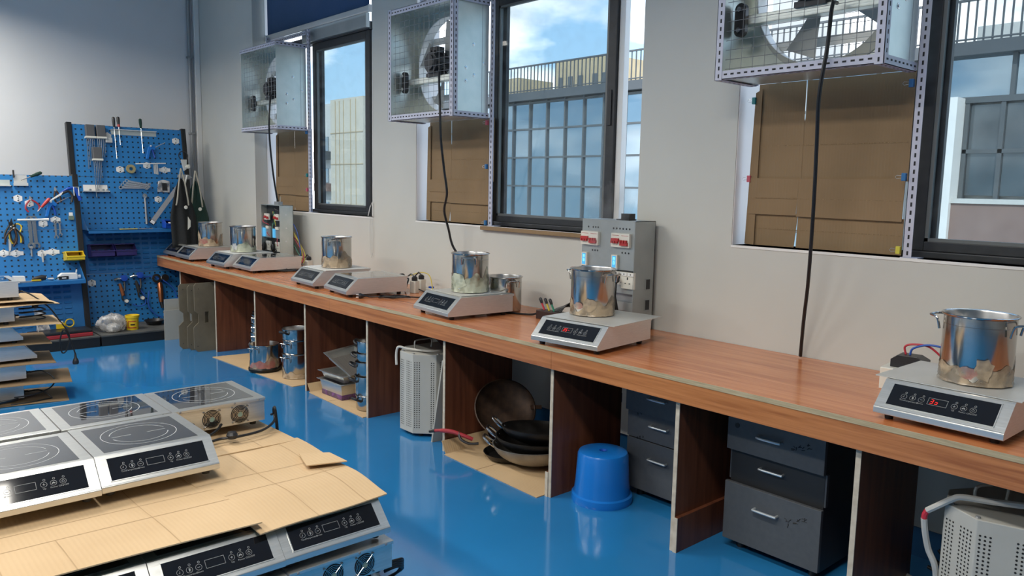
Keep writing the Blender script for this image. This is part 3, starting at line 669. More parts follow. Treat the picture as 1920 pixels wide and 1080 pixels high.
cable([(-6.75,3.16,2.32),(-6.73,3.1,2.29),(-6.663,3.045,2.085),(-6.70,3.06,1.881),(-6.735,3.10,1.604),(-6.765,3.14,1.415),(-6.785,3.165,1.33)],.0080,'thick black fan cable hanging into the open wired panel box')
cable([(-3.66,3.05,T+.05),(-3.60,3.02,T+.02),(-3.50,3.06,T+.007),(-3.355,3.12,T+.007),(-3.32,3.16,T+.02),(-3.29,3.20,T+.035)],.006,'black power cord running from the bag-wrapped pot cooker to the clip block')
def coil(c, ang, label, group):
    t=empty('power_cord',c,ang,label,'power cord',group); mb=MB()
    pts=[]
    for k in range(60):
        a=k/59*2*PI*2.5; pts.append((.13+.10*math.cos(a)+.004*math.sin(k*.9),.026*math.sin(a)*(1 if k%2 else .93),.007+.010*(k/59)+.003*math.sin(k)))
    mb.tube(pts,.0042,6); mb.tube(smooth_path([(.23,0,.012),(.30,.02,.007),(.37,.10,.007),(.34,.22,.01),(.27,.30,.03)],6),.0042,6); mb.tube(smooth_path([(.03,0,.012),(-.03,.004,.01),(-.06,.0,.016)],4),.0045,6); mb.build('cord',M['cable'],t)
    mb=MB(); mb.lathe([(0,0),(.017,.001),(.019,.012),(.014,.024),(.007,.040),(.004,.055)],14); o=mb.build('plug',M['blackpl'],t,(-.105,0,.017),(0,PI/2,0))
    for s in (-.008,.008): MB().cyl((s,0,0),(s,0,-.017),.0022,8).build('plug_pin',M['silver'],o)
    MB().tube([(.13,-.034,.014),(.13,0,.028),(.13,.034,.014)],.0022,5).build('tie',M['cable'],t)
    return t
coil((-4.46,2.745,T),.95,'coiled black power cord with round plug beside the bare-topped cooker at mid bench','coiled cords on the bench')
coil((-6.29,2.86,T),1.05,'coiled black power cord beside the bare-topped cooker near the wired box','coiled cords on the bench')
def adaptor(loc, rz, label, dark=True):
    t=empty('plug_adaptor',loc,rz,label,'plug adaptor','white plug adaptors on the bench')
    MB().box((-.024,-.024,0),(.024,.024,.085)).build('housing',M['cream'],t,bevel=.004)
    if dark:
        mb=MB(); mb.lathe([(0,0),(.021,0),(.021,.022),(.012,.032),(0,.034)],14,(0,0,.0855)); mb.tube([(0,0,.115),(-.04,.01,.13),(-.09,.02,.10)],.005,6); mb.build('plug',M['blackpl'],t)
    return t
adaptor((-4.545,3.12,T),.3,'white plug adaptor with black plug behind the bare-topped mid-bench cooker')
adaptor((-4.60,3.215,T),.1,'white plug adaptor next to the wall behind the mid-bench cooker')
adaptor((-6.27,3.20,T),.1,'white plug adaptor behind the cooker near the wired panel box')
for (x,y),lab in (((-4.56,3.27),'low white terminal box by the wall left of the bag-wrapped pot'),((-4.33,3.30),'low white terminal box by the wall just behind the bag-wrapped pot')):
    t=empty('terminal_box',(x,y,T),.2,lab,'terminal box','white terminal boxes by the wall'); MB().box((-.045,-.03,0),(.045,.03,.022)).build('housing',M['cream'],t,bevel=.003); MB().box((-.012,-.012,.0222),(.02,.01,.034)).build('button',M['bluebin'],t)
cable([(-4.72,3.20,T+.10),(-4.66,3.25,T+.125),(-4.58,3.27,T+.11),(-4.50,3.24,T+.03),(-4.47,3.22,T+.006)],.0035,'yellow wire arching behind the mid-bench cooker',m='wyel')
cable([(-4.80,3.13,T+.09),(-4.75,3.16,T+.11),(-4.69,3.14,T+.07),(-4.71,3.11,T+.05),(-4.76,3.13,T+.06),(-4.70,3.17,T+.085),(-4.66,3.13,T+.04),(-4.63,3.1,T+.008)],.006,'black cord bundle behind the bare-topped mid-bench cooker')
cb=empty('clip_block',(-3.19,3.12,T),.1,'dark block holding three black clips with coloured leads beside the 35 cooker','clip block')
MB().box((-.075,-.035,0),(.10,.035,.05)).build('block',mat('dark_brown_block',(.03,.012,.010),.5),cb,bevel=.003)
for k,(m,x) in enumerate((('wred',-.055),('wyel',-.018),('wgrn',.018))):
    s=MB(); s.tube([(x+.015,0,.05),(x-.006,0,.088)],.0055,8); l=s.build('lead',M[m],cb)
    MB().tube([(x-.006,0,.088),(x-.010,0,.098),(x-.018,0,.112),(x-.021,0,.118)],[.008,.0085,.0095,.006],10).build('clip',M['blackpl'],cb)
mb=MB()
for q in range(6): mb.tube(smooth_path([(.02+q*.012,.0,.052),(.06+q*.01,.02,.075+.004*q),(.14,.04+q*.008,.085+.006*q),(.24,.05+q*.006,.06+.004*q),(.30,.06,.02)],5),.004,6)
mb.build('lead_bundle',M['cable'],cb)
rc=empty('rectifier_module',(-1.20,3.135,T),.12,'black rectifier with red and blue wires behind the nearest cooker','electronic part')
MB().box((-.10,-.07,0),(.06,.07,.085)).build('base_case',M['cream'],rc,bevel=.003)
MB().prism([(-.075,.0855),(.05,.0855),(.05,.120),(.02,.135),(-.05,.135),(-.075,.115)],-.035,.035,'y').build('module',M['blackpl'],rc,bevel=.002)
MB().tube(smooth_path([(-.03,0,.135),(-.035,0,.165),(.0,.0,.178),(.05,.01,.172),(.10,.02,.13)],6),.004,8).build('red_lead',M['wred'],rc)
MB().tube(smooth_path([(-.015,0,.135),(-.005,0,.162),(.05,.0,.182),(.11,.01,.17),(.17,.02,.12)],6),.004,8).build('blue_lead',M['wblue'],rc)
# ================================================================== EXHAUST FANS IN ANGLE-IRON FRAMES
FW,FH,FD=.735,.735,.285
def m_backplate():
    mb=MB(); n=48; c=(FW/2,FH/2); r=.318; vs=[]
    for i in range(n):
        a=2*PI*i/n; vs.append((c[0]+r*math.cos(a),FD-.022,c[1]+r*math.sin(a)))
    for i in range(n):
        a=2*PI*i/n; k=(FW/2)/max(abs(math.cos(a)),abs(math.sin(a))); vs.append((c[0]+k*math.cos(a),FD-.022,c[1]+k*math.sin(a)))
    mb.add(vs,[(i,(i+1)%n,n+(i+1)%n,n+i) for i in range(n)]); return mb.mesh('back_plate',M['galv'])
def m_venturi():
    mb=MB(); mb.M=Matrix.Translation((FW/2,FD-.022,FH/2))@Matrix.Rotation(PI/2,4,'X')
    mb.lathe([(.318,.0),(.338,-.004),(.345,.006),(.339,.018),(.321,.040),(.313,.055),(.311,.050),(.316,.03),(.317,-.02),(.318,.0)],56); return mb.mesh('venturi_ring',M['white'])
def m_guard():
    mb=MB()
    for k in range(1,13): mb.tube([(k*FW/13,.012,.03),(k*FW/13,.012,FH-.03)],.0013,4,caps=False)
    for k in range(1,18): mb.tube([(.03,.0145,k*FH/18),(FW-.03,.0145,k*FH/18)],.0013,4,caps=False)
    return mb.mesh('wire_guard',M['toolgrey'])
def m_motor():
    mb=MB(); c=(FW/2,0,FH/2); r=.072
    pr=[(c[0]+r*math.cos(a),c[2]+r*math.sin(a)) for a in [PI/8+k*PI/4 for k in range(8)]]
    mb.prism(pr,.085,.20,'y')
    for k in range(14):
        a=k*2*PI/14; p=Vector((math.cos(a),0,math.sin(a))); q=Vector((-math.sin(a),0,math.cos(a)))*.0025
        o=Vector((c[0],0,c[2])); A=o+p*.066; B=o+p*.084
        mb.add([A-q+V(0,.1,0),B-q+V(0,.1,0),B+q+V(0,.1,0),A+q+V(0,.1,0),A-q+V(0,.185,0),B-q+V(0,.185,0),B+q+V(0,.185,0),A+q+V(0,.185,0)],[(0,1,2,3),(7,6,5,4),(0,4,5,1),(1,5,6,2),(2,6,7,3),(3,7,4,0)])
    mb.cyl((c[0],.07,c[2]),(c[0],.086,c[2]),.05,16); mb.box((c[0]-.04,.11,c[2]+.06),(c[0]+.04,.17,c[2]+.105))
    mb.box((c[0]-.07,.10,c[2]-.09),(c[0]+.07,.18,c[2]-.066)); return mb.mesh('motor',M['motor'])
def m_bar():
    mb=MB(); z=FH/2-.125; mb.box((.03,.115,z),(FW-.03,.118,z+.04)); mb.box((.03,.115,z),(FW-.03,.165,z+.003)); mb.box((.03,.115,z+.037),(FW-.03,.165,z+.04)); return mb.mesh('motor_bar',M['galv'])
def m_bracket(): 
    mb=MB(); n=16; pr=[(.028*math.cos(a),(.045 if math.sin(a)>0 else -.045)+.028*math.sin(a)) for a in [2*PI*(k+.5)/n for k in range(n)]]
    mb.prism(pr,-.012,.012,'y'); mb.cur=1
    for z in (-.045,.045): mb.cyl((0,-.012,z),(0,-.024,z),.011,8)
    return mb.mesh('bracket',[M['blackpl'],M['silver']])
def m_blade():
    mb=MB(); vs=[]; n=6
    for i in range(n+1):
        t=i/n; r=.055+.225*t; w=.035+.055*t; tw=.75-.45*t
        for s in (-1,1): vs.append((s*w*math.cos(tw),s*w*math.sin(tw)*.7,r))
    mb.add(vs,[(2*i,2*i+1,2*i+3,2*i+2) for i in range(n)],True); return mb.mesh('blade',M['blade'])
def m_louver():
    mb=MB(); mb.box((.05,0,-.012),(FW-.05,.012,.012)); mb.box((.05,.004,-.03),(FW-.05,.007,.0)); return mb.mesh('louver_bar',M['alu'])
def exhaust_fan(loc,label):
    t=empty('exhaust_fan',loc,0,label,'exhaust fan','exhaust fans in the windows')
    mb=MB(); mb.box((0,.004,0),(.002,FD,FH)); mb.build('side_sheet',M['galv'],t)
    mb=MB(); mb.box((FW-.002,.004,0),(FW,FD,FH)); mb.cur=1; mb.box((FW,FD-.055,.005),(FW+.0006,FD-.052,FH-.005)); sd=mb.build('side_sheet',[M['galv'],M['toolgrey']],t)
    for y,z in ((.10,.30),(.10,.22),(.16,.45),(.165,.26),(FD-.04,.34)): obj('bolt',shared('fbolt',lambda:MB().lathe([(0,.006),(.006,.005),(.0065,.002),(.012,.0015),(.013,0)],10).mesh('bolt',M['silver'])),sd,(FW,y,z),(0,PI/2,0))
    MB().box((.002,.004,0),(FW-.002,FD,.002)).build('bottom_sheet',M['galv'],t); MB().box((.002,.004,FH-.002),(FW-.002,FD,FH)).build('top_sheet',M['galv'],t)
    obj('back_plate',shared('fbp',m_backplate),t); obj('venturi_ring',shared('fve',m_venturi),t)
    obj('motor',shared('fmo',m_motor),t); obj('motor_bar',shared('fba',m_bar),t)
    for x in (.045,FW-.045): obj('bracket',shared('fbr',m_bracket),t,(x,.10,FH/2-.105))
    for k in range(4): obj('blade',shared('fbl',m_blade),t,(FW/2,.225,FH/2),(0,k*PI/2+.35,0))
    MB().cyl((FW/2,.2,FH/2),(FW/2,.25,FH/2),.06,18).build('hub',M['blade'],t)
    for z in (.17,.30,.43,.56): obj('louver_bar',shared('flo',m_louver),t,(0,FD+.004,z))
    obj('wire_guard',shared('fgu',m_guard),t)
    return t
def angle(mb,p0,p1,f1,f2,w=.036,th=.0025):   # L profile from p0 to p1, flanges along unit vectors f1,f2; slot marks on both
    p0,p1,f1,f2=Vector(p0),Vector(p1),Vector(f1),Vector(f2); d=(p1-p0); L_=d.length; d.normalize()
    mb.cur=0
    for a,n in ((f1,f2),(f2,f1)):
        q=[p0,p0+a*w,p0+a*w+n*th,p0+n*th]; r=[v+d*L_ for v in q]
        mb.add(q+r,[(0,1,2,3),(7,6,5,4),(0,4,5,1),(1,5,6,2),(2,6,7,3),(3,7,4,0)])
    mb.cur=1; k=max(1,int(L_/.033))
    for i in range(k):
        c=p0+d*((i+.5)*L_/k)
        for a,n in ((f1,f2),(f2,f1)):
            for off in (-.0004,th+.0004):
                m=c+a*w*.55+n*off; u=d*.0085; v=a*.0038
                mb.add([m-u-v,m+u-v,m+u+v,m-u+v],[(0,1,2,3)])
def frame(xL,zB,label,full=True,top=2.86):
    t=empty('angle_iron_frame',(xL,3.08,ZS),0,label,'metal frame','perforated angle-iron frames')
    o=Vector((xL,3.08,ZS)); x0,x1=xL-.004-xL,FW+.004; z0,z1=zB-ZS-.004,zB-ZS+FH+.004; y0,y1=-.004,FD+.004
    def mem(nm,*a):
        mb=MB(); angle(mb,*a); return mb.build(nm,[M['lilac'],M['slot']],t)
    mem('post',(x1,y1+.0,0),(x1,y1,top-ZS),(0,-1,0),(-1,0,0)) if False else mem('post',(x1+.008,y1,0.004),(x1+.008,y1,top-ZS),(1,0,0),(0,1,0))
    mem('post',(x0,y1+.003,z0),(x0,y1+.003,top-ZS),(1,0,0),(0,-1,0))
    mem('front_rail',(x0,y0,z0),(x1,y0,z0),(0,0,1),(0,1,0)); mem('front_rail',(x0,y0,z1),(x1,y0,z1),(0,0,-1),(0,1,0))
    for x,s in ((x0,1),(x1,-1)):
        mem('side_rail',(x-s*.006,y0+.003,z0-.0035),(x-s*.006,y1-.003,z0-.0035),(0,0,1),(s,0,0)); mem('side_rail',(x-s*.006,y0+.003,z1+.0035),(x-s*.006,y1-.003,z1+.0035),(0,0,-1),(s,0,0))
        if full: mem('front_post',(x-s*.0032,y0-.0032,z0-.003),(x-s*.0032,y0-.0032,z1+.003),(s,0,0),(0,1,0))
    mem('back_rail',(x0,y1-.004,top-ZS-.03),(x1,y1-.004,top-ZS-.03),(0,0,-1),(0,1,0))
    MB().box((x1,y1-.002,.0),(x1+.07,y1+.06,.003)).build('foot_plate',M['lilac'],t)
    return t
FANS=[(-7.335,1.968,'far left',False),(-4.802,1.946,'middle',True),(-2.118,1.996,'right',True)]
for x,z,n,fl in FANS:
    exhaust_fan((x,3.08,z),'square galvanised exhaust fan with wire guard in the %s window'%n)
    frame(x,z,'lilac-grey slotted angle-iron frame carrying the fan of the %s window'%n,fl,2.86 if not fl else 3.3)
# ================================================================== CARDBOARD IN THE WINDOWS
def vpanel(mb,poly,y,th=.004): mb.prism(poly,y,y+th,'y')
def card_screen(x0,x1,zt,label,slit):
    t=empty('cardboard_screen',(x0,3.435,ZS),0,label,'cardboard','cardboard window screens'); w=x1-x0; h=zt-ZS
    s=w*slit
    mb=MB(); vpanel(mb,[(.0,h*.41),(s-.003,h*.41),(s-.003,h*.76),(s-.006,h*.78),(s-.007,h),(.0,h)],0); mb.build('upper_panel',M['cardd'],t)
    mb=MB(); vpanel(mb,[(s-.0028,h*.41),(w,h*.41),(w,h),(s,h),(s+.001,h*.78),(s-.0028,h*.76)],.001); mb.build('upper_panel',M['cardd'],t)
    mb=MB(); vpanel(mb,[(-.02,h*.20),(s-.012,h*.20),(s-.004,h*.42),(-.015,h*.425)],-.014); mb.build('fold_panel',M['cardd'],t)
    mb=MB(); vpanel(mb,[(s-.008,h*.195),(w-.005,h*.19),(w-.003,h*.425),(s-.003,h*.42)],-.016); mb.build('fold_panel',M['cardd'],t)
    mb=MB(); vpanel(mb,[(-.012,0.004),(s-.020,.004),(s-.008,h*.21),(-.008,h*.212)],.0); mb.build('lower_panel',M['cardd'],t)
    mb=MB(); vpanel(mb,[(s-.008,.004),(w-.002,.004),(w-.002,h*.205),(s-.006,h*.21)],-.001); mb.build('lower_panel',M['cardd'],t)
    mb=MB(); vpanel(mb,[(-.03,.006),(.02,.004),(.022,h*.97),(-.012,h*.95)],-.010); mb.build('side_flap',M['cardd'],t)
    mb=MB()
    for z in (h*.30,h*.62,h*.11): mb.box((.02,-.0006 if z>h*.42 else (-.0166 if z>h*.2 else -.0018),z),(w-.01,0 if z>h*.42 else (-.0160 if z>h*.2 else -.001),z+.003))
    mb.build('crease',M['cardedge'],t)
    return t
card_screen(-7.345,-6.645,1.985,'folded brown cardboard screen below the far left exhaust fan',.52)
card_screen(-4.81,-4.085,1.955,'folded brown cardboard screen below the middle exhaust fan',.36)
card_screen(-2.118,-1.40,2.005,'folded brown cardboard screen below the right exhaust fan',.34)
def clip(x,y,z,m,where,cn,face=-1):
    t=empty('binder_clip',(x,y,z),0,'small %s binder clip on %s'%(cn,where),'clip','binder clips on the cardboard screens')
    mb=MB(); mb.prism([(-.009,-.016),(.009,-.016),(.009,.016),(-.009,.016)],-.006,.012,'y'); mb.build('body',M[m],t,bevel=.002)
    mb=MB(); mb.tube([(-.006*1,-.004,-.004),(-.026,-.006,-.007),(-.032,-.006,0),(-.026,-.006,.007),(-.006,-.004,.004)],.0012,5); mb.build('wire_lever',M['silver'],t)
yp=3.425-.062
M['cteal']=mat('teal_clip',(.02,.25,.25),.4); M['cred']=mat('pink_clip',(.55,.10,.14),.4); M['cblue']=mat('blue_clip',(.03,.16,.38),.4); M['cyel']=mat('yellow_clip',(.62,.55,.06),.4)
for x,zs in ((-6.60,((1.57,'cteal','teal','the middle of the far left frame post'),(1.44,'cred','pink','the far left frame post below the teal one'),(1.95,'cblue','blue','the far left frame post under the fan'))),
             (-4.07,((1.915,'cred','pink','the middle frame post under the fan'),(1.63,'cblue','blue','the middle frame post halfway up'),(1.26,'cblue','blue','the foot of the middle frame post'))),
             (-1.385,((1.945,'cblue','blue','the right frame post under the fan'),(1.57,'cblue','blue','the right frame post halfway up'),(1.27,'cyel','yellow','the foot of the right frame post')))):
    for z,m,cn,wh in zs: clip(x,yp-.004,z,m,wh,cn)
clip(-2.135,3.42,1.93,'cteal','the left edge of the right window cardboard near its top','teal'); clip(-2.14,3.42,1.56,'cred','the left edge of the right window cardboard at half height','pink')
# ================================================================== UNDER THE BENCH
def lid(x,y0,label,h=.61,tilt=0):
    pr=[(0,.03),(.03,0),(.48,0),(.50,.02),(.50,h-.02),(.47,h),(.03,h),(.012,h-.02),(.012,h*.60),(.045,h*.55),(.045,h*.43),(.0,h*.36)]
    t=empty('hardboard_plate',(x,y0,0),0,label,'hardboard plate','brown hardboard plates'); t.rotation_euler=(0,tilt,0)
    # plate with an open hand slot: built as outline pieces around the slot
    y1,y2,z1,z2=.10,.135,h*.42,h*.58
    mb=MB(); mb.prism(pr[:1]+pr[1:2]+[(y1,0),(y1,h)]+[(.03,h)]+pr[7:],0,.012,'x'); mb.prism([(y2,0)]+pr[2:6]+[(y2,h)],0,.012,'x')
    mb.prism([(y1,0),(y2,0),(y2,z1),(y1,z1)],0,.012,'x'); mb.prism([(y1,z2),(y2,z2),(y2,h),(y1,h)],0,.012,'x'); mb.build('board',M['mdf'],t)
    mb=MB(); 
    for y,z in ((.03,.05),(.05,h-.05)): mb.M=Matrix.Translation((.0124,y,z)); mb.disc((0,0,0),.004,'x',8)
    mb.M=None; mb.build('screw_hole',M['slot'],t)
    return t
lid(-6.975,2.445,'brown hardboard plate with hand slot nearest the bench panel',.61,.0)
lid(-7.075,2.425,'brown hardboard plate with hand slot in the middle of the three',.585,-.02)
lid(-7.165,2.385,'brown hardboard plate with hand slot farthest left of the three',.585,-.05)
tag(MB().box((-7.69,2.43,0),(-7.678,2.86,.385)).build('grey_board',M['grayboard']),'tall pale grey board standing at the far left end under the bench','board')
tag(MB().box((-7.66,2.415,0),(-7.648,2.80,.285)).build('grey_board',M['grayboard']),'short pale grey board leaning before the taller one under the bench','board')
def flat(pts,label,z=.004,m='card',name='cardboard_sheet',base=0.0008):
    mb=MB(); mb.prism(pts,base,base+z,'z'); return tag(mb.build(name,M[m]),label,'cardboard','cardboard sheets on the floor')
flat([(-6.67,2.49),(-5.33,2.574),(-5.33,3.0),(-6.015,3.0),(-6.015,2.597),(-6.045,2.597),(-6.045,3.0),(-6.60,3.0)],'tan cardboard sheet on the floor under the two tall pot stacks')
def flapsheet(x0,x1,y0,y1,label,fh):
    t=empty('cardboard_sheet',(x0,y0,0),0,label,'cardboard','cardboard sheets on the floor')
    MB().prism([(.045,.02),(x1-x0,0),(x1-x0,y1-y0),(.045,y1-y0)],.0008,.005,'z').build('base_sheet',M['card'],t)
    MB().prism([(.045,.0008),(.045,.005),(.008,fh),(.004,fh)],.03,.36,'y').build('side_flap',M['card'],t)
    MB().box(((x1-x0)*.42,0.006,.0051),((x1-x0)*.425,y1-y0,.0056)).build('crease',M['cardedge'],t)
    return t
flapsheet(-5.158,-4.335,2.575,3.02,'tan cardboard sheet with raised flap under the steel trays',.06)
flapsheet(-3.484,-2.662,2.545,3.05,'tan cardboard sheet with raised flap under the woks',.07)
def casserole(loc,R,Hh,rz,label,group,black=True):
    t=empty('casserole_pot',loc,0,label,'pot',group)
    obj('pot_body',m_pot(R,Hh),t)
    for k in (0,PI):
        mb=MB()
        if black: mb.tube(smooth_path([(R-.002,-.030,Hh-.03),(R+.016,-.032,Hh-.022),(R+.034,-.024,Hh-.012),(R+.040,0,Hh-.008),(R+.034,.024,Hh-.012),(R+.016,.032,Hh-.022),(R-.002,.030,Hh-.03)],4),.0085,8); mb.build('handle',M['blackpl'],t,(0,0,0),rz+k)
        else: obj('handle',m_pothandle(R,Hh),t,(0,0,0),rz+k)
    return t
G1='nested stock pots against the second bench panel'
for k,(R,z,wd) in enumerate(((.105,.006,'bottom'),(.099,.081,'second lowest'),(.093,.156,'second highest'),(.087,.232,'topmost'))):
    pot((-6.19,2.735,z),-.95,'steel stock pot, %s in the tall nested stack half hidden by a panel'%wd,('filmtan',.08) if k==0 else None,G1,key='st%d'%k,R=R,Hh=.184)
tag(MB().lathe([(0,.0),(.075,0),(.082,.025),(.080,.025),(.072,.003),(0,.003)],32).build('frying_pan',M['iron'],loc=(-6.19,2.735,.417)),'small black pan lying on top of the tall nested pot stack','pan')
t=pot((-5.945,2.635,.034),-1.15,'wide open stock pot with burnt black base on the floor cardboard',('filmred',.10),'open pots under the bench',key='open',R=.114,Hh=.186)
MB().lathe([(.0,-.026),(.110,-.028),(.124,-.02),(.127,-.004),(.118,.008),(.112,.006)],40,rfun=lambda a,j,r,z:(r+.004*math.sin(7*a)*(j>1),z)).build('burnt_base',M['iron'],t)
G2='pots stacked beside the third bench panel'
pot((-5.60,2.74,.006),-1.25,'tall steel stock pot with tan film, bottom of the stack by the third panel',('filmtan',.10),G2,key='s2a',R=.105,Hh=.186)
pot((-5.60,2.74,.112),-1.25,'steel stock pot nested in the middle of the stack by the third panel',None,G2,key='s2b',R=.099,Hh=.186)
casserole((-5.60,2.74,.300),.104,.085,-1.3,'black-handled steel pot on top of the stack by the third panel',G2)
G3='black-handled pots stacked beside the trays'
for k,(R,z,h,wd) in enumerate(((.086,.006,.098,'lowest'),(.092,.108,.125,'second lowest'),(.085,.238,.09,'middle'),(.080,.332,.055,'second highest'),(.078,.390,.078,'topmost'))):
    casserole((-4.487,2.715,z),R,h,-1.5-k*.35,'black-handled shiny pot, %s in the stack beside the steel trays'%wd,G3)
def m_tray(w=.325,d=.265,h=.11):
    mb=MB()
    def ring(s,z): return [(-w/2+s,-d/2+s,z),(w/2-s,-d/2+s,z),(w/2-s,d/2-s,z),(-w/2+s,d/2-s,z)]
    L_=[ring(.035,0),ring(.018,h-.002),ring(0,h),ring(.0,h+.003),ring(.020,h+.003),ring(.037,.002)]
    vs=[p for r in L_ for p in r]; fs=[(3,2,1,0)]
    for k in range(len(L_)-1):
        for i in range(4): fs.append((k*4+i,k*4+(i+1)%4,k*4+4+(i+1)%4,k*4+4+i))
    fs.append((20,21,22,23)); mb.add(vs,fs); return mb.mesh('tray',M['steel'])
tr=obj('steel_tray',m_tray(),loc=(-4.90,2.765,.006),rot=.03); tag(tr,'deep steel tray with purple stain lowest under the other trays','tray','steel trays under the bench')
tag(MB().prism([(-.132,-.102),(.132,-.102),(.132,.102),(-.132,.102)],.0,.034,'z').build('purple_residue',film('purple_film',(.16,.06,.22),.95),tr,(0,0,.0005)),'purple film around the base'); tr.children[0].scale=(1.02,1.03,1)
tag(obj('steel_tray',m_tray(.325,.265,.05),loc=(-4.905,2.78,.123),rot=.06),'shallow steel tray lying flat on the deep tray','tray','steel trays under the bench')
tag(obj('steel_tray',m_tray(.34,.27,.045),loc=(-4.855,2.80,.222),rot=(.10,.34,.10)),'steel tray tilted on top of the other trays against the pot stack','tray','steel trays under the bench')
def bank(loc,rz,label,H_=.505,group='perforated grey load boxes'):
    P=[(-.135,0),(0,0),(.1,.1),(.1,.345),(0,.445),(-.135,.445),(-.235,.345),(-.235,.1)]
    t=empty('load_box',loc,rz,label,'load box',group)
    MB().prism(P,.022,H_,'z').build('casing',M['bank'],t,bevel=.003)
    mb=MB()
    for i in range(8):
        a,c=Vector((*P[i],0)),Vector((*P[(i+1)%8],0)); d=c-a; L_=d.length; d.normalize(); n=Vector((d.y,-d.x,0)); 
        cols=[.012,.026,.040,.054,L_-.054,L_-.040,L_-.026,L_-.012] if i in (0,1,7) else [.03,.045,.06,L_-.06,L_-.045,L_-.03]
        if i==1: cols=[.012,.026,.040,.112,.126]
        if i==0: cols=[.014,.028,.042,.075,.089,.103,.117]
        for s in cols:
            for k in range(31):
                z=.06+k*(H_-.11)/30; p=a+d*s+n*.0006+V(0,0,z); u=d*.0036; w=V(0,0,.0036)
                mb.add([p-u,p-u*.7-w*.7,p-w,p+u*.7-w*.7,p+u,p+u*.7+w*.7,p+w,p-u*.7+w*.7],[tuple(range(8))])
    tag(mb.build('perforation',M['dots'],t),kind='stuff')
    mb=MB(); mb.tube(smooth_path([(-.12,.10,H_),(-.12,.10,H_+.05),(-.12,.16,H_+.055),(-.12,.22,H_+.05),(-.12,.22,H_)],4),.005,8); mb.build('lifting_handle',M['alu'],t)
    for x,y in ((-.12,.012),(-.01,.012),(.09,.12)): MB().lathe([(0,.006),(.007,.005),(.009,0)],8,(x,y,H_)).build('screw',M['toolgrey'],t)
    for x,y in ((-.13,.06),(.0,.06),(-.13,.38),(.0,.38)): MB().cyl((x,y,0),(x,y,.023),.014,10).build('foot',M['rubber'],t)
    return t
bank((-3.815,2.607,0),0,'grey perforated load box with cable coil standing under mid bench')
bank((-.785,2.640,0),-.52,'grey perforated load box with white cable at the lower right corner')
mb=MB()
for k in range(5): 
    r=.055+.008*k; mb.tube([(r*1.2*math.cos(a)*1.0,r*math.sin(a),.010+.009*k) for a in [2*PI*q/28 for q in range(28)]],.006,6,closed=True)
tag(mb.build('cable_coil',mat('maroon_cable',(.05,.012,.022),.5),loc=(-3.86,2.93,.507)),'dark red cable coil lying on the load box under mid bench','cable')
cable([(-3.955,2.585,.42),(-3.968,2.592,.485),(-3.957,2.60,.528),(-3.916,2.63,.522),(-3.85,2.67,.518),(-3.769,2.72,.518),(-3.76,2.80,.518)],.0075,'grey cable bending over the load box under mid bench',m='wirew')
cable([(-.62,2.76,.560),(-.688,2.74,.553),(-.785,2.72,.543),(-.851,2.70,.54),(-.877,2.69,.528),(-.92,2.68,.492),(-.944,2.68,.471)],.0105,'thick white cable lying over the lower right load box',m='wirew')
cable([(-.944,2.68,.471),(-.951,2.68,.455),(-.952,2.68,.441)],.0095,'red sleeve joining the white cable at the lower right',m='wred')
cable([(-.952,2.68,.441),(-.950,2.69,.398),(-.942,2.71,.331),(-.92,2.73,.256),(-.93,2.78,.10),(-.97,2.86,.012),(-1.02,2.95,.012)],.0105,'white cable hanging from the red sleeve down to the floor',m='wirew')
cable([(-1.25,2.92,.012),(-1.252,2.98,.015),(-1.235,3.05,.03),(-1.19,3.09,.04),(-1.12,3.08,.03),(-1.06,3.10,.012),(-1.0,3.12,.012)],.0105,'white cable loop on the floor beside the lower right load box',m='wirew')
for k,(dy,lab) in enumerate(((0,'upper'),(.05,'middle'),(.10,'lower'))):
    cable([(-1.12,3.335-dy,.03+.02*(2-k)),(-1.06,3.33-dy,.02),(-.98,3.32-dy,.012),(-.90,3.26-dy,.012),(-.84,3.22-dy*.5,.012)],.007,'black cable by the blue skirting at lower right, %s of the three'%lab,group='black floor cables')
mb=MB(); mb.prism([(2.62,0),(2.72,0),(2.86,.52),(2.82,.52)],-3.635,-3.628,'x')
tag(MB().box((0,0,0),(.012,.20,.52)).build('leaning_board',M['grayboard'],loc=(-3.672,2.64,0),rot=(0,.20,0)),'narrow grey board leaning between the load box and the panel','board')
# woks
def wok(loc,R,dep,rot,label,m,rim=True,name='wok'):
    t=empty(name,loc,0,label,'wok','stacked woks'); t.rotation_euler=rot
    pr=[]; n=9
    for i in range(n+1):
        a=i/n; pr.append((R*math.sin(a*PI/2*.92)/math.sin(PI/2*.92),dep*(1-math.cos(a*PI/2*.92))/(1-math.cos(PI/2*.92))))
    pi=[(max(r-.002,0),z+.0035) for r,z in pr[::-1]]
    MB().lathe(pr+[(R+.004,dep+.001)]+pi,44).build('bowl',M[m],t)
    return t
w1=wok((-3.01,2.865,.006),.232,.115,(.0,-.05,0),'wrapped dull metal wok at the bottom of the wok pile','foil')
def loop(wk,R,z,m='silver'):
    mb=MB(); mb.tube(smooth_path([(-R+.012,-.040,z),(-R-.018,-.048,z+.025),(-R-.045,-.032,z+.048),(-R-.050,.005,z+.053),(-R-.042,.032,z+.045),(-R+.012,.040,z)],4),.0065,8); mb.build('loop_handle',M[m],wk,None,(0,0,.75))
loop(w1,.232,.10)
w2=wok((-3.005,2.865,.060),.222,.105,(-.02,-.02,0),'dark blue-grey wok in the middle of the wok pile','iron'); loop(w2,.222,.09)
w3=wok((-2.98,2.862,.122),.212,.090,(-.12,-.06,0),'open black wok on top of the wok pile','iron'); loop(w3,.212,.075)
w4=wok((-3.27,2.93,.17),.175,.07,(0,0,0),'rusty brown wok leaning against the bench panel behind the pile','rust')
w4.rotation_euler=Vector((.72,-.42,.62)).to_track_quat('Z','Y').to_euler(); w4.location=(-3.36,2.93,.20)
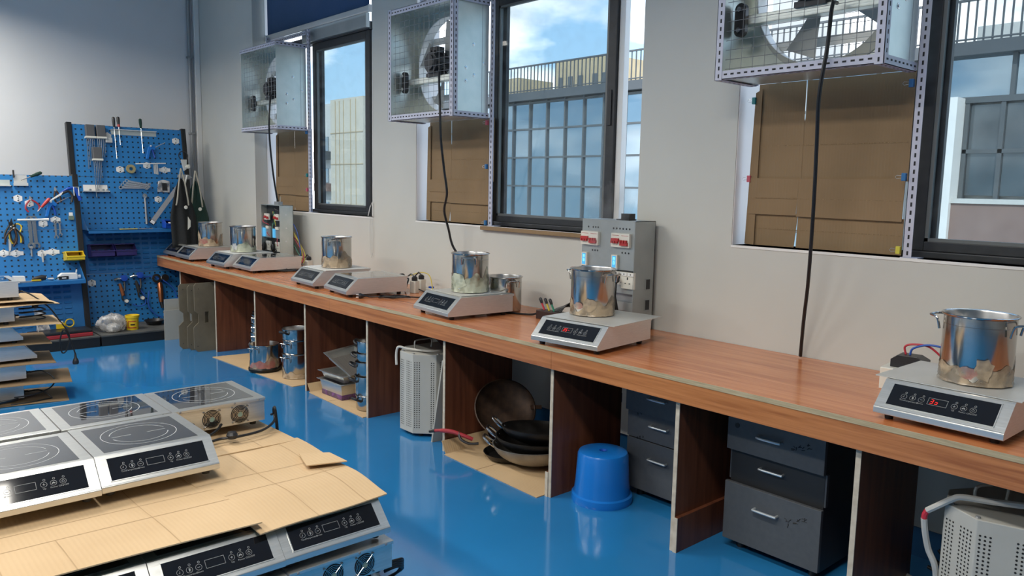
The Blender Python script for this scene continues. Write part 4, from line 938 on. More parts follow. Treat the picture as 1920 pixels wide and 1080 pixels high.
mb=MB(); mb.box((.15,-.012,.06),(.215,.012,.066)); mb.build('rim_tab',M['silver'],w4)
h=empty('pan_handle',(-3.36,2.66,.10),0,'red and black long pan handle sticking out of the wok pile','pan')
MB().tube(smooth_path([(-.165,-.105,.022),(-.12,-.085,.030),(-.06,-.05,.030),(.0,-.01,.012),(.03,.02,-.004)],5),[.009]*5+[.012]*6+[.011]*10,10).build('grip',M['redh'],h)
MB().tube([(-.19,-.12,.014),(-.16,-.102,.023)],[.008,.011],10).build('grip_end',M['blackpl'],h)
MB().tube(smooth_path([(-.03,-.03,.03),(-.01,-.035,.0),(.03,-.01,-.022),(.07,.03,-.02)],4),.008,8).build('guard_loop',M['blackpl'],h)
MB().lathe([(0,0),(.11,.003),(.135,.035),(.132,.036),(.107,.006),(0,.004)],36).build('pan_bowl',M['iron'],h,(.19,.14,-.088))
# bucket
bk=empty('plastic_bucket',(-2.455,2.785,0),0,'bright blue plastic bucket stool turned upside down under the bench','bucket')
MB().lathe([(.0,.228),(.014,.228),(.017,.246),(.05,.248),(.105,.247),(.116,.243),(.122,.232),(.130,.10),(.137,.042),(.140,.040),(.147,.036),(.149,.015),(.146,.0),(.138,.0),(.132,.036),(.118,.225)],56).build('shell',M['bluepl'],bk)
MB().lathe([(.0,.236),(.014,.236),(.018,.2475),(.020,.248)],24).build('top_hole',M['bluebin'],bk)
# drawer units
def scribble(x,z,s,seed,n=4):
    rnd=random.Random(seed); mb=MB()
    for k in range(n):
        cx=x+s*1.1*(k-(n-1)/2); cz=z+s*.5*(k-(n-1)/2)*rnd.choice((1,.8))
        for q in range(4):
            a=rnd.choice((0,.2,1.5,.8,-.7)); l=s*rnd.uniform(.35,.6); ox,oz=rnd.uniform(-s*.3,s*.3),rnd.uniform(-s*.35,s*.35)
            mb.tube([(cx+ox-l*math.cos(a)*.5,0,cz+oz-l*math.sin(a)*.5),(cx+ox+l*.1,0,cz+oz+l*.08),(cx+ox+l*math.cos(a)*.5,0,cz+oz+l*math.sin(a)*.5)],.0013,4,caps=False)
    return mb
def drawers(loc,label,pull,scr,W_=.425):
    t=empty('drawer_unit',loc,0,label,'drawer unit','charcoal drawer units under the bench'); Dp=.43
    MB().box((.008,.03,.035),(W_-.008,Dp,.575)).build('carcass',M['drawers'],t)
    MB().box((0,.02,.575),(W_,Dp,.592)).build('top_board',M['drawer'],t)
    for x in (.05,W_-.05):
        for y in (.07,Dp-.05): MB().cyl((x,y,0),(x,y,.036),.018,12).build('castor',M['blackpl'],t)
    for k,(z0,z1) in enumerate(((.435,.572),(.300,.430),(.045,.295))):
        dr=MB().box((0,0,z0),(W_,.018,z1)).build('drawer_front',M['drawer'],t,(0,-pull[k]+.012,0),bevel=.0015)
        if pull[k]>.01: MB().box((.02,.018,z0+.015),(W_-.02,.018+pull[k]+.01,z1-.02)).build('drawer_box',M['drawers'],dr)
        zc=(z0+z1)/2+(.015 if k<2 else .045)
        mb=MB(); x=W_*.46; mb.tube(smooth_path([(x-.05,.001,zc),(x-.05,-.014,zc),(x-.046,-.020,zc),(x,-.021,zc),(x+.046,-.020,zc),(x+.05,-.014,zc),(x+.05,.001,zc)],3),.0055,8); mb.build('handle',M['handle'],dr)
        if scr[k]: 
            sx,sz,ss,n,sd=scr[k]; s=scribble(sx,zc+sz,ss,sd,n); s.M=None; s.build('handwriting',M['ink'],dr,(0,-.0006,0))
        if k==0: MB().cyl((.045,-.002,z1-.03),(.045,.002,z1-.03),.011,12).build('lock',M['blackpl'],dr)
    return t
drawers((-1.785,2.80,0),'charcoal three-drawer unit with its bottom drawer ajar right of the bare panel',(.012,-.02,.010),((.33,.0,.027,3,5),(.335,.0,.034,2,6),(.33,.005,.036,3,9)))
drawers((-2.435,2.925,0),'charcoal three-drawer unit half hidden behind the blue bucket',(.02,.0,.0),((.36,.0,.016,2,11),(.07,.045,.018,2,12),(.08,.09,.016,3,13)))
tag(MB().box((0,0,0),(.20,.012,.24)).build('blue_board',M['band'],loc=(-3.0,3.335,.13),rot=(.08,0,0)),'dark blue board propped against the wall behind the woks','board')
tag(MB().prism([(0,0),(.12,0),(.20,.50),(.11,.50)],0,.012,'y').build('white_leaning_board',M['white'],loc=(-2.86,3.32,.14)),'white strip of board propped on the wall behind the woks','board')
# ================================================================== TOOL RACKS
KT=.155; _nn=math.sqrt(1+KT*KT)
def bmat(x0): return Matrix(((0,-KT/_nn,1/_nn,x0),(1,0,0,0),(0,1/_nn,KT/_nn,.1),(0,0,0,1)))
MR,ML=bmat(-8.24),bmat(-8.0)
def rack(BM,u0,u1,vt,label,base_y,segs,shelf_v,name='tool_rack'):
    t=empty(name,(0,0,0),0,label,'tool rack','blue tool racks'); t.matrix_world=BM
    for a,c,kind in segs:
        mb=MB().box((u0,a,-.02),(u1,c-.003,0)); mb.build('peg_panel' if kind=='peg' else 'louvre_panel',M['peg'] if kind=='peg' else M['rackblue'],t)
        if kind!='peg':
            mb=MB(); r=0; v=a+.03
            while v<c-.03:
                u=u0+.05+(.0 if r%2 else .0)
                while u<u1-.09:
                    mb.add([(u,v,.0005),(u+.06,v,.0005),(u+.06,v+.022,.0005),(u,v+.022,.0005),(u+.004,v+.003,.010),(u+.056,v+.003,.010)],[(0,1,5,4),(4,5,2,3),(0,4,3),(1,2,5)])
                    u+=.082
                v+=.048; r+=1
            tag(mb.build('louvre',M['rackblue'],t),kind='stuff')
    for u in (u0-.045,u1-.002): MB().box((u,-.02,-.05),(u+.047,vt+.012,.012)).build('post',M['rackpost'],t,bevel=.004)
    def wpart(nm,mb,m):
        o=mb.build(nm,m,t); o.matrix_parent_inverse=BM.inverted(); return o
    wpart('base',MB().box((BM[0][3]-.02,base_y[0],0),(-7.69,base_y[1],.085)),M['rackpost']); wpart('base_shelf',MB().box((BM[0][3]-.03,base_y[0],.0855),(-7.685,base_y[1],.098)),M['darkshelf'])
    # projecting shelf with side brackets
    z=.1+shelf_v/_nn; xb=BM[0][3]-KT*(z-.1)+.006; xf=xb+.25
    wpart('shelf',MB().box((xb,u0+.01,z-.004),(xf,u1-.02,z)),M['rackblue']); wpart('shelf_lip',MB().box((xf-.004,u0+.01,z-.03),(xf,u1-.02,z+.002)),M['rackblue'])
    for y in (u0+.01,u1-.024): wpart('shelf_bracket',MB().prism([(xb,z-.004),(xf-.004,z-.004),(xb+.0,z+.17)],y,y+.004,'y'),M['rackblue'])
    return xb,xf,z
SR=rack(MR,1.91,2.93,1.945,'taller blue pegboard tool rack with black posts on the right, behind the other',(1.88,2.52),((.0,.50,'peg'),(.50,.93,'louvre'),(.93,1.44,'peg'),(1.44,1.945,'peg')),.935)
SL=rack(ML,.80,1.825,1.445,'lower blue pegboard tool rack on the left in front',(.78,1.865),((.0,.47,'louvre'),(.47,.95,'peg'),(.95,1.445,'peg')),.505)
def tl(BM,name,u,v,label,cat,n=0.0,rot=0,group=None):
    t=empty(name,(0,0,0),0,label,cat,group); t.matrix_world=BM@Matrix.Translation((u,v,n))@Matrix.Rotation(rot,4,'Z'); return t
def one(BM,name,mb,m,u,v,label,cat,n=0.0,rot=0,group=None,bevel=0):
    o=mb.build(name,m,bevel=bevel); o.matrix_world=BM@Matrix.Translation((u,v,n))@Matrix.Rotation(rot,4,'Z'); return tag(o,label,cat,group)
def hexkeys(BM,u,v,label,L_=.30):
    t=tl(BM,'hex_key_set',u,v,label,'hex keys',.01,group='hanging hex key sets')
    MB().box((-.040,-.06,0),(.040,.065,.045)).build('holder',M['hexgrey'],t,bevel=.006); MB().box((-.046,-.065,-.004),(.046,-.048,.05)).build('holder_rim',M['cream'],t)
    for k in range(5):
        x=-.032+.016*k; MB().tube([(x,-.06,.02+.005*(k%2)),(x-.003,-.06-L_*(1-.13*k),.012)],.0045-.0004*k,6).build('key',M['silver'],t)
hexkeys(MR,2.06,1.87,'leftmost hex key set hanging from the right rack'); hexkeys(MR,2.155,1.87,'hex key set hanging second from left on the right rack',.30); hexkeys(MR,2.105,1.655,'lower hex key set hanging below the other two',.36)
t=tl(MR,'tool_clip',2.222,1.82,'grey clip holder beside the hex key sets','clip'); MB().box((-.03,-.05,.0),(.03,.0,.045)).build('cup',M['alu'],t,bevel=.004); MB().prism([(-.03,0),(.03,0),(.035,.035),(0,.06),(-.035,.035)],0,.003,'z').build('plate',M['white'],t)
t=tl(MR,'screwdriver_rail',2.467,1.885,'long white screwdriver rail at the top of the right rack','tool holder'); MB().box((-.212,-.026,0),(.212,.018,.004)).build('back_strip',M['galv'],t); MB().box((-.212,.019,0),(.212,.023,.03)).build('top_strip',M['white'],t)
for k in range(12): MB().box((-.20+k*.034,.0232,.006),(-.178+k*.034,.0240,.028)).build('slot',M['slot'],t)
def driver(BM,u,v,label,hl=.10,sl=.27,m='blackpl',rot=0,collar=None,n=.02):
    t=tl(BM,'screwdriver',u,v,label,'screwdriver',n,rot,'screwdrivers on the racks')
    MB().tube([(0,hl,0),(0,hl*.92,0),(0,hl*.6,0),(0,hl*.25,0),(0,.0,0)],[.006,.0145,.0155,.0125,.010],10).build('handle',M[m],t); MB().tube([(0,0,0),(0,-sl,0)],.0042,8).build('shaft',M['silver'],t)
    if collar: MB().tube([(0,.0,0),(0,.022,0)],.0128,10).build('collar',M[collar],t)
driver(MR,2.284,1.93,'long black-handled screwdriver first from left in the rail',.10,.31); driver(MR,2.327,1.935,'black screwdriver with red collar second from left in the rail',.10,.18,collar='redpl'); driver(MR,2.533,1.935,'dark green screwdriver standing alone in the rail','' or .095,.25,m='aprong')
def hexplate(BM,u,v,label,wide=0,hook=.045):
    t=tl(BM,'hook_plate',u,v,label,'hook',group='white hook plates'); s=.034
    pr=[(0,s),(s,s*.55),(s,-s*.55),(0,-s),(-s,-s*.55),(-s,s*.55)]
    MB().prism(pr,0,.003,'z').build('plate',M['white'],t)
    if wide: MB().box((-wide/2,-.017,.003),(wide/2,.017,.006)).build('cross_plate',M['white'],t)
    for y in (.02,-.02): MB().lathe([(0,.0055),(.006,.0045),(.006,.003)],8,(0,y,0)).build('screw',M['slot'],t)
    if hook: MB().tube([(0,0,.003),(0,0,hook),(0,.012,hook+.008)],.003,6).build('hook',M['alu'],t)
hexplate(MR,2.868,1.826,'white hexagonal hook plate at the top right of the right rack'); hexplate(MR,2.309,1.516,'white hexagonal hook plate beside the tape roll'); hexplate(MR,2.563,1.563,'white hexagonal hook plate behind the thin rod'); hexplate(MR,2.732,1.523,'wide white hook plate right of the thin rod',.11); hexplate(MR,2.645,1.222,'white hook plate with clip near the ruler',0,.05)
hexplate(MR,1.967,.414,'white hook plate with wire ring low on the right rack',0,.06)
def airgun(BM,u,v,label,rot=0,flip=1):
    t=tl(BM,'air_blow_gun',u,v,label,'air gun',.012,rot,'blue air guns'); f=flip
    pr=[(-.055,-.10),(-.028,-.105),(-.004,-.02),(.012,.0),(.035,-.01),(.05,.0),(.045,.025),(.0,.04),(-.022,.02)]
    MB().prism(pr,0,.028,'z').build('body',M['bluepl'],t,bevel=.005); MB().tube(smooth_path([(.012,.0,.014),(.026,-.04,.014),(.034,-.085,.014)],4),.0075,8).build('trigger',M['bluebin'],t)
    MB().tube([(.04,.018,.014),(.10,.05,.014),(.15,.075,.014)],[.005,.0045,.003],8).build('nozzle',M['silver'],t); MB().lathe([(0,.0),(.008,0),(.008,.01),(0,.012)],10,(0,.03,.028)).build('button',M['white'],t)
airgun(MR,2.605,1.725,'blue air blow gun hanging on the right rack')
one(MR,'tape_roll',MB().lathe([(.018,0),(.043,0),(.045,.004),(.043,.02),(.018,.02),(.018,0)],28),noisy('olive_tape',(.30,.25,.12),(.36,.30,.15),nscale=30,rough=.5),2.402,1.519,'round yellowish tape roll hanging on the right rack','tape roll',.02)
t=tl(MR,'cross_rod',2.593,1.577,'thin white rod with hanging strips across the right rack','rod'); MB().tube([(-.145,-.006,.035),(.0,.0,.04),(.145,.008,.035)],.006,8).build('rod',M['white'],t)
for k in range(3): MB().box((.025+k*.014,-.10-.004*k,.028+.004*k),(.037+k*.014,.004,.031+.004*k)).build('strip',M['alu'],t)
t=tl(MR,'socket_holder',2.072,1.325,'white socket holder plate under the hex keys','tool holder'); MB().box((-.107,-.03,0),(.107,.035,.003)).build('plate',M['white'],t); MB().box((-.115,-.037,.003),(.115,-.027,.05)).build('ledge',M['alu'],t)
for x in (-.055,.015,.06,.095): MB().lathe([(0,.02),(.010,.02),(.012,.0),(.012,-.004)],10,(x,-.02,.03)).build('socket',M['silver'],t)
def wrench(BM,u,v,L_,label,rot=0,n=.012,sc=1.0,group='steel wrenches'):
    t=tl(BM,'wrench',u,v,label,'wrench',n,rot,group); w=.009*sc
    pr=[(-w,-L_*.42),(w,-L_*.42),(w*1.15,L_*.40),(-w*1.15,L_*.40)]; MB().prism(pr,.001,.0075,'z').build('shank',M['silver'],t,bevel=.0015)
    mb=MB(); r=.021*sc; pts=[(r*math.cos(a),r*math.sin(a)) for a in [PI*(1.5+.22)+ (2*PI-.44*PI)*k/14 for k in range(15)]]
    pts+= [(.010*sc*math.cos(a),.010*sc*math.sin(a)+.0) for a in [PI*1.5-.5-(2*PI-1.0)*k/10 for k in range(11)]]
    mb.prism([(x,y-L_*.46) for x,y in pts],0,.009,'z'); mb.build('open_jaw',M['silver'],t)
    MB().lathe([(.010*sc,0),(.019*sc,0),(.019*sc,.010),(.010*sc,.010),(.010*sc,0)],20,(0,L_*.46,0)).build('ring_end',M['silver'],t)
for k in range(4): wrench(MR,2.415+.012*k,1.335+.014*k,.26-.01*k,'steel wrench lying sideways in the bundle on the right rack, %s'%('lowest','second lowest','second highest','topmost')[k],PI/2-.06*k,.012+.011*k)
t=tl(MR,'parts_bag',2.705,1.355,'clear plastic bag holding a small black part on the right rack','bag'); MB().prism([(-.065,-.06),(.055,-.065),(.062,.05),(.0,.065),(-.05,.05)],.004,.02,'z').build('bag',M['filmclear'],t,bevel=.004); MB().box((-.018,-.045,.021),(.028,.03,.03)).build('part',M['blackpl'],t)
t=tl(MR,'ratchet_handle',2.512,1.254,'hanging ratchet handle above the right rack shelf','ratchet',.012); MB().lathe([(0,.02),(.022,.018),(.024,.0),(0,-.002)],16,(0,0,0)).build('head',M['silver'],t); MB().tube([(0,-.01,.008),(-.002,-.16,.008),(-.004,-.285,.008)],[.009,.0095,.012],8).build('handle',M['toolgrey'],t)
t=tl(MR,'steel_ruler',2.73,1.213,'long grey steel ruler hung diagonally beside the aprons','ruler',.055,0); a=math.atan2(1.447-.979,2.914-2.546)
MB().box((-.30,-.022,0),(.30,.022,.003)).build('blade',noisy('ruler_grey',(.33,.33,.34),(.38,.38,.39),nscale=20,rough=.5),t,None,(0,0,a)); MB().box((-.31,-.028,-.004),(-.27,.028,.012)).build('end_grip',M['blackpl'],t,None,(0,0,a)); MB().box((-.305,-.02,.012),(-.275,.02,.02)).build('end_cap',M['white'],t,None,(0,0,a))
t=tl(MR,'key_ring',2.915,1.667,'dark key ring with grey pliers at the right post of the right rack','key ring',.05); MB().tube([(.045*math.cos(a),.045*math.sin(a),0) for a in [2*PI*k/24 for k in range(24)]],.005,6,closed=True).build('ring',M['blackpl'],t)
MB().prism([(-.03,-.04),(.03,-.04),(.02,-.14),(-.01,-.16)],-.006,.012,'z').build('clamp',M['alu'],t,bevel=.003); MB().lathe([(0,.03),(.02,.025),(.022,.0),(0,-.002)],14,(.03,-.115,.012)).build('knob',M['cream'],t)
t=tl(MR,'grey_pliers',2.925,1.44,'grey clamp pliers hanging under the key ring','pliers',.05); MB().prism([(-.09,.0),(-.085,.03),(.02,.03),(.06,.0),(.02,-.02)],0,.02,'z').build('jaw',M['toolgrey'],t,bevel=.004); MB().tube(smooth_path([(.0,.02,.03),(-.03,-.08,.03),(-.045,-.16,.03)],4),.008,8).build('handle',M['alu'],t)
def bin_mesh(w,h,d,m,front=.45):
    mb=MB(); th=.004; pf=[(0,0),(d,0),(d+.0,h*front),(d*.62,h),(0,h)]   # profile in (n, v)
    for s in (0,1):
        u0,u1=(-w/2,-w/2+th) if s==0 else (w/2-th,w/2)
        n=len(pf); mb.add([(u0,p[1],p[0]) for p in pf]+[(u1,p[1],p[0]) for p in pf],[list(range(n)),list(range(n,2*n))[::-1]]+[(i,n+i,n+(i+1)%n,(i+1)%n) for i in range(n)])
    mb.box((-w/2,0,0),(w/2,th,d)); mb.box((-w/2,0,0),(w/2,h,th)); mb.box((-w/2,0,d-th),(w/2,h*front,d)); mb.box((-w/2-.004,h*front-.012,d-.001),(w/2+.004,h*front,d+.007)); mb.box((-w/2-.004,h-.010,0),(w/2+.004,h,d*.6))
    return mb.mesh('bin',m)
def pbin(BM,u,v,w,h,d,m,label,fill):
    t=tl(BM,'storage_bin',u,v,label,'storage bin',.004); t.matrix_world=BM@Matrix.Translation((u,v,.004))
    obj('bin',bin_mesh(w,h,d,M[m]),t); rnd=random.Random(int(u*1000))
    for k in range(7):
        fm,sz=fill; x,y=rnd.uniform(-w*.32,w*.32),rnd.uniform(d*.3,d*.75); MB().tube([(x-sz,h*.28+rnd.uniform(0,.02),y),(x,h*.34,y+.006),(x+sz*rnd.uniform(.4,1),h*.30,y+sz*.6)],.006,6).build('content',M[fm],t)
pbin(MR,2.055,.655,.205,.125,.15,'purple','left indigo storage bin holding white fittings on the right rack',('white',.018)); pbin(MR,2.262,.655,.185,.122,.15,'purple','right indigo storage bin on the right rack',('white',.010))
pbin(ML,1.765,.655,.145,.085,.15,'yellow','yellow storage bin holding dark parts on the left rack',('blackpl',.016))
# things on the right rack's shelf
x0,x1,zs=SR
t=empty('storage_bin',(x0+.10,2.70,zs+.001),0,'small bright blue bin on the right rack shelf under the ruler','storage bin')
o=obj('bin',bin_mesh(.15,.085,.13,M['bluebin'],.6),t); o.matrix_local=Matrix(((0,0,1,0),(1,0,0,0),(0,1,0,0),(0,0,0,1)))
for k in range(4): MB().cyl((.12,-.05+.03*k,.056),(.135,-.03+.03*k,.056),.006,8).build('content',M['white'],t)
for k,(y,l,m,lab) in enumerate(((2.28,.16,'yellow','yellow rule lying on the right rack shelf'),(2.44,.12,'filmtan','tan strip lying on the right rack shelf'))):
    tag(MB().box((0,-l/2,0),(.035,l/2,.006)).build('folding_rule',M[m],loc=(x1-.06,y,zs+.001),rot=.04),lab,'rule')
# aprons
def apron(y,w,h,m,label,x,top,seed,pk):
    t=empty('apron',(x,y,top),0,label,'apron','hanging aprons'); mb=MB(); n,mr=18,16; vs=[];fs=[]
    for j in range(mr+1):
        v=j/mr; ww=w*(.10+.90*min(1,(v/.55)**.75)) if v<.55 else w
        for i in range(n+1):
            u=i/n-.5; vs.append((.016*math.sin(i*.8+seed)*(.4+.6*v)+.05*(1-(2*u)**2)*v, u*ww+.03*v*math.sin(seed), -h*v))
    for j in range(mr):
        for i in range(n): a=j*(n+1)+i; fs.append((a,a+1,a+n+2,a+n+1))
    mb.add(vs,fs,True); o=mb.build('cloth',M[m],t); s=o.modifiers.new('thick','SOLIDIFY'); s.thickness=.003
    for s in (-1,1): MB().tube(smooth_path([(.03,.0,.10),(.045,s*.03,-.05),(.05,s*w*.20,-.20),(.04,s*w*.24,-.26)],5),.0075,6).build('strap',M['strap'],t)
    MB().lathe([(0,.004),(.016,.003),(.018,0)],14).build('button',M['cream'],t,(.075,.02,-.28),(0,PI/2,0))
    if pk: MB().prism([(-.005,-.06),(.022,-.03),(.024,.03),(.0,.07)],.0,.004,'x').build('pale_badge',M['cream'],t,(.092,.03,-.44))
    return t
apron(2.745,.25,.68,'apron','black work apron hanging by beige straps beside the tool rack',-8.06,1.52,1.0,True); apron(2.905,.24,.66,'aprong','dark green work apron hanging behind the black apron',-8.12,1.50,2.2,False)
# air tools low on the right rack
AG='air tools hanging low on the right rack'
def regulator(u,v,label,cm,sz=1.0,hose=True):
    t=tl(MR,'air_tool',u,v,label,'air tool',.03,0,AG)
    MB().tube([(-.03,.01,.0),(.0,.02,.02),(.04,.015,.02)],.012,8).build('elbow',M['silver'],t); MB().lathe([(0,.03),(.03,.028),(.034,-.01),(.02,-.03),(0,-.03)],16,(.05,.02,.02)).build('cap',M['bluebin'],t)
    MB().tube([(.01,-.03,.02),(.02,-.09,.025),(.03,-.15,.03)],[.012,.018,.018],10).build('barrel',M[cm],t); MB().tube(smooth_path([(.05,.0,.02),(.05,-.08,.03),(.02,-.16,.03),(.03,-.20,.03)],4),.009,8).build('body',M['blackpl'],t)
    g=MB(); g.lathe([(0,.012),(.021,.012),(.021,.0),(0,0)],18); gg=g.build('gauge',M['white'],t,(.055,-.205,.03)); MB().ring((0,0,.0125),.017,.021,'z',18).build('gauge_rim',M['blackpl'],gg)
regulator(2.19,.42,'air tool with copper barrel and round gauge, left on the right rack','copper'); regulator(2.34,.44,'air tool with black barrel and round gauge, middle on the right rack','blackpl')
t=tl(MR,'air_tool',2.575,.30,'copper-coloured air tool hanging at the right end of the right rack','air tool',.04,0,AG); MB().tube([(0,.08,0),(0,.06,0),(0,-.05,0),(0,-.12,0)],[.018,.027,.027,.022],12).build('barrel',M['copper'],t); MB().lathe([(.022,0),(.045,0),(.045,.02),(.022,.02),(.022,0)],18,(-.03,.12,0)).build('collar',M['silver'],t); MB().lathe([(.0,0),(.04,0),(.036,.03),(.0,.03)],18,(.05,.12,0)).build('valve',M['silver'],t); MB().tube([(0,-.12,0),(.01,-.18,.0)],.018,8).build('tip',M['blackpl'],t)
for k,pts in enumerate((((2.36,.33),(2.42,.43),(2.52,.44),(2.58,.40)),((2.30,.18),(2.36,.155),(2.42,.18),(2.41,.27),(2.37,.33)),((2.60,.40),(2.70,.30),(2.72,.15),(2.66,.05)),((2.46,.30),(2.44,.16),(2.50,.06),(2.56,.03)))):
    mb=MB(); mb.tube(smooth_path([(u,v,.05+.008*k) for u,v in pts],6),.006,6)
    one(MR,'air_hose',mb,M['wblue'],0,0,'blue air hose loop among the air tools, %s'%('upper arch','lower loop under the gauges','drooping at the right end','trailing down to the shelf')[k],'hose',0,0,'blue air hoses')
# base shelf things
t=empty('plastic_bag',(-7.86,2.02,.099),0,'crumpled white plastic bag on the right rack base','bag')
rnd=random.Random(5); ph=[rnd.uniform(0,6) for _ in range(6)]
mb=MB(); vs=[];fs=[];n,mr=28,14
for j in range(mr+1):
    th=PI*j/mr
    for i in range(n):
        a=2*PI*i/n; r=1+.10*math.sin(3*a+ph[0]+2*th)+.07*math.sin(7*a+ph[1])*math.sin(4*th+ph[2])+.05*math.sin(11*a+5*th)
        vs.append((.10*r*math.sin(th)*math.cos(a),.125*r*math.sin(th)*math.sin(a),max(0,.075+.085*r*math.cos(th))))
for j in range(mr):
    for i in range(n): fs.append((j*n+i,(j+1)*n+i,(j+1)*n+(i+1)%n,j*n+(i+1)%n))
mb.add(vs,fs,True); mb.build('bag',M['filmclear'],t); tag(MB().lathe([(0,0),(.06,0),(.065,.05),(.03,.07),(0,.07)],16).build('bag_content',M['white'],t,(0,0,.003)),'pale contents')
M['filmclear'].node_tree.nodes['Map Range'].inputs['To Max'].default_value=.75
t=empty('plastic_bottle',(-7.98,2.10,.135),0,'grey plastic bottle lying behind the white bag','bottle'); MB().tube([(0,-.08,.06),(0,-.06,.06),(0,-.04,.05),(0,.08,.0)],[.012,.014,.034,.036],14).build('body',M['alu'],t); MB().tube([(0,-.10,.066),(0,-.078,.06)],.014,10).build('cap',M['white'],t)
t=empty('yellow_tin',(-7.87,2.195,.099),0,'yellow tub with red printed frame on the right rack base','tub'); MB().lathe([(0,0),(.052,0),(.056,.11),(.062,.112),(.064,.135),(.058,.137),(.052,.115),(.05,.005),(0,.005)],32).build('tub',M['yellow'],t)
def decal(a0,a1,z0,z1,r): 
    mb=MB(); k=8; vs=[]
    for i in range(k+1):
        a=a0+(a1-a0)*i/k; vs+=[((r+.0006)*math.cos(a),(r+.0006)*math.sin(a),z0),((r+.0016)*math.cos(a),(r+.0016)*math.sin(a),z1)]
    return mb.add(vs,[(2*i,2*i+2,2*i+3,2*i+1) for i in range(k)],True)
for a0,a1,z0,z1 in ((-1.0,.35,.018,.026),(-1.0,.35,.078,.086),(-1.0,-.90,.018,.086),(-1.9,-1.2,.078,.086),(-1.9,-1.2,.018,.026),(-1.3,-1.2,.018,.086)): decal(a0,a1,z0,z1,.0545).build('red_print',M['redpl'],t)
decal(-.6,.1,.045,.058,.0545).build('dark_print',M['ink'],t)
t=empty('black_dish',(-8.02,2.44,.099),0,'black dish with shiny rim at the right end of the rack base','dish'); MB().lathe([(0,0),(.06,0),(.095,.045),(.09,.046),(.055,.006),(0,.006)],28).build('dish',M['blackpl'],t); MB().lathe([(0,.012),(.03,.010),(.032,.004)],16,(.0,.0,.004)).build('insert',M['silver'],t)
t=empty('tool_case',(-7.83,1.60,.099),.06,'flat red and black tool case on the left rack base','tool case'); MB().box((-.10,-.26,0),(.10,.22,.034)).build('lower_shell',M['redh'],t,bevel=.006); MB().box((-.098,-.258,.0345),(.098,.218,.062)).build('upper_shell',M['blackpl'],t,bevel=.008)
t=empty('clear_tray',(-7.90,1.47,.162),0,'clear plastic tray standing on the tool case','tray'); MB().prism([(-.05,0),(.05,0),(.02,.17),(-.06,.19)],-.002,.004,'x').build('back',M['filmclear'],t,None,(0,-.25,.2)); MB().prism([(0,0),(.06,0),(.0,.15)],-.06,-.055,'y').build('side',M['filmclear'],t)
t=empty('tape_measure',(-7.90,1.60,.162),0,'yellow tape measure lying on the tool case','tape measure'); MB().prism([(-.035,0),(.035,0),(.035,.045),(.015,.06),(-.035,.06)],-.016,.016,'x').build('case',M['yellow'],t,bevel=.004); MB().box((-.018,-.02,.061),(.018,.02,.066)).build('grip',M['white'],t)
tag(MB().tube([(0,.035*math.cos(a),.04+.035*math.sin(a)) for a in [2*PI*k/24 for k in range(24)]],.006,8,closed=True).build('cable_ring',M['yellow'],loc=(-7.93,1.68,.162)),'thin yellow tape ring behind the tape measure','tape roll')
# left rack tools
t=tl(ML,'screwdriver_rail',1.262,1.365,'grey screwdriver rail at the left end of the left rack','tool holder'); MB().box((-.06,-.02,0),(.065,.03,.004)).build('back_strip',M['galv'],t); MB().box((-.06,-.03,0),(.068,-.02,.035)).build('ledge',M['alu'],t)
t=tl(ML,'pen_holder',1.408,1.385,'pale bracket holding a black pen on the top of the left rack','tool holder'); MB().box((-.05,-.02,0),(.052,.055,.003)).build('plate',M['alu'],t); MB().box((-.055,-.045,.003),(.055,-.018,.03)).build('ledge',M['alu'],t); MB().tube([(-.05,.03,.02),(-.05,.095,.02)],.008,8).build('pen',M['blackpl'],t)
driver(ML,1.485,1.422,'dark green screwdriver lying slanted across the top of the left rack',.10,.085,m='aprong',rot=-1.15,n=.035)
hexplate(ML,1.378,1.231,'white oval hook plate on the left part of the left rack'); hexplate(ML,1.462,1.187,'white hook plate behind the red pliers'); hexplate(ML,1.232,.747,'grey wide hook plate at the left edge of the left rack',.10); hexplate(ML,1.325,.743,'grey wide hook plate under the black pliers',.115); hexplate(ML,1.526,.735,'grey hook plate left of centre under the big wrenches',.05); hexplate(ML,1.611,.744,'grey wide hook plate left of the yellow bin',.11); hexplate(ML,1.555,1.003,'silver hook plate under the blue air gun',.07)
def pliers(BM,u,v,L_,label,mh,rot=0,n=.02,spread=.30,mj='toolgrey'):
    t=tl(BM,'pliers',u,v,label,'pliers',n,rot,'pliers on the left rack')
    for s in (-1,1):
        MB().tube(smooth_path([(s*.004,.0,.003*s),(s*.022*spread/.3,-L_*.25,.003*s),(s*.030*spread/.3,-L_*.5,.0),(s*.022*spread/.3,-L_*.75,0)],4),.0075,8).build('grip',M[mh],t)
        MB().prism([(0,-.006),(s*.012,.0),(s*.009,L_*.12),(s*.001,L_*.25),(0,L_*.25)],-.004,.006,'z').build('jaw',M[mj],t)
    MB().lathe([(0,.010),(.009,.009),(.010,-.006)],12).build('pivot',M['silver'],t)
pliers(ML,1.470,1.215,.14,'thin red-handled pliers open on the left rack','redh',.15,.03,.55)
for k,(u,v,r,m,lab) in enumerate(((1.305,1.00,-.12,'blackpl','black pliers, leftmost of the hanging cluster'),(1.312,.985,.15,'yellow','yellow-handled pliers in the hanging cluster'),(1.300,.975,.35,'blackpl','black pliers, rightmost of the hanging cluster'),(1.318,.96,-.30,'rust','brown-handled pliers in the hanging cluster'))): pliers(ML,u,v,.21,lab,m,r,.02+.014*k,.42,'iron')
t=tl(ML,'knife_blade',1.288,.82,'grey blade hanging below the cluster of pliers','blade',.015); MB().prism([(-.012,.05),(.012,.05),(.0,-.05),(-.016,-.06)],0,.003,'z').build('blade',M['alu'],t)
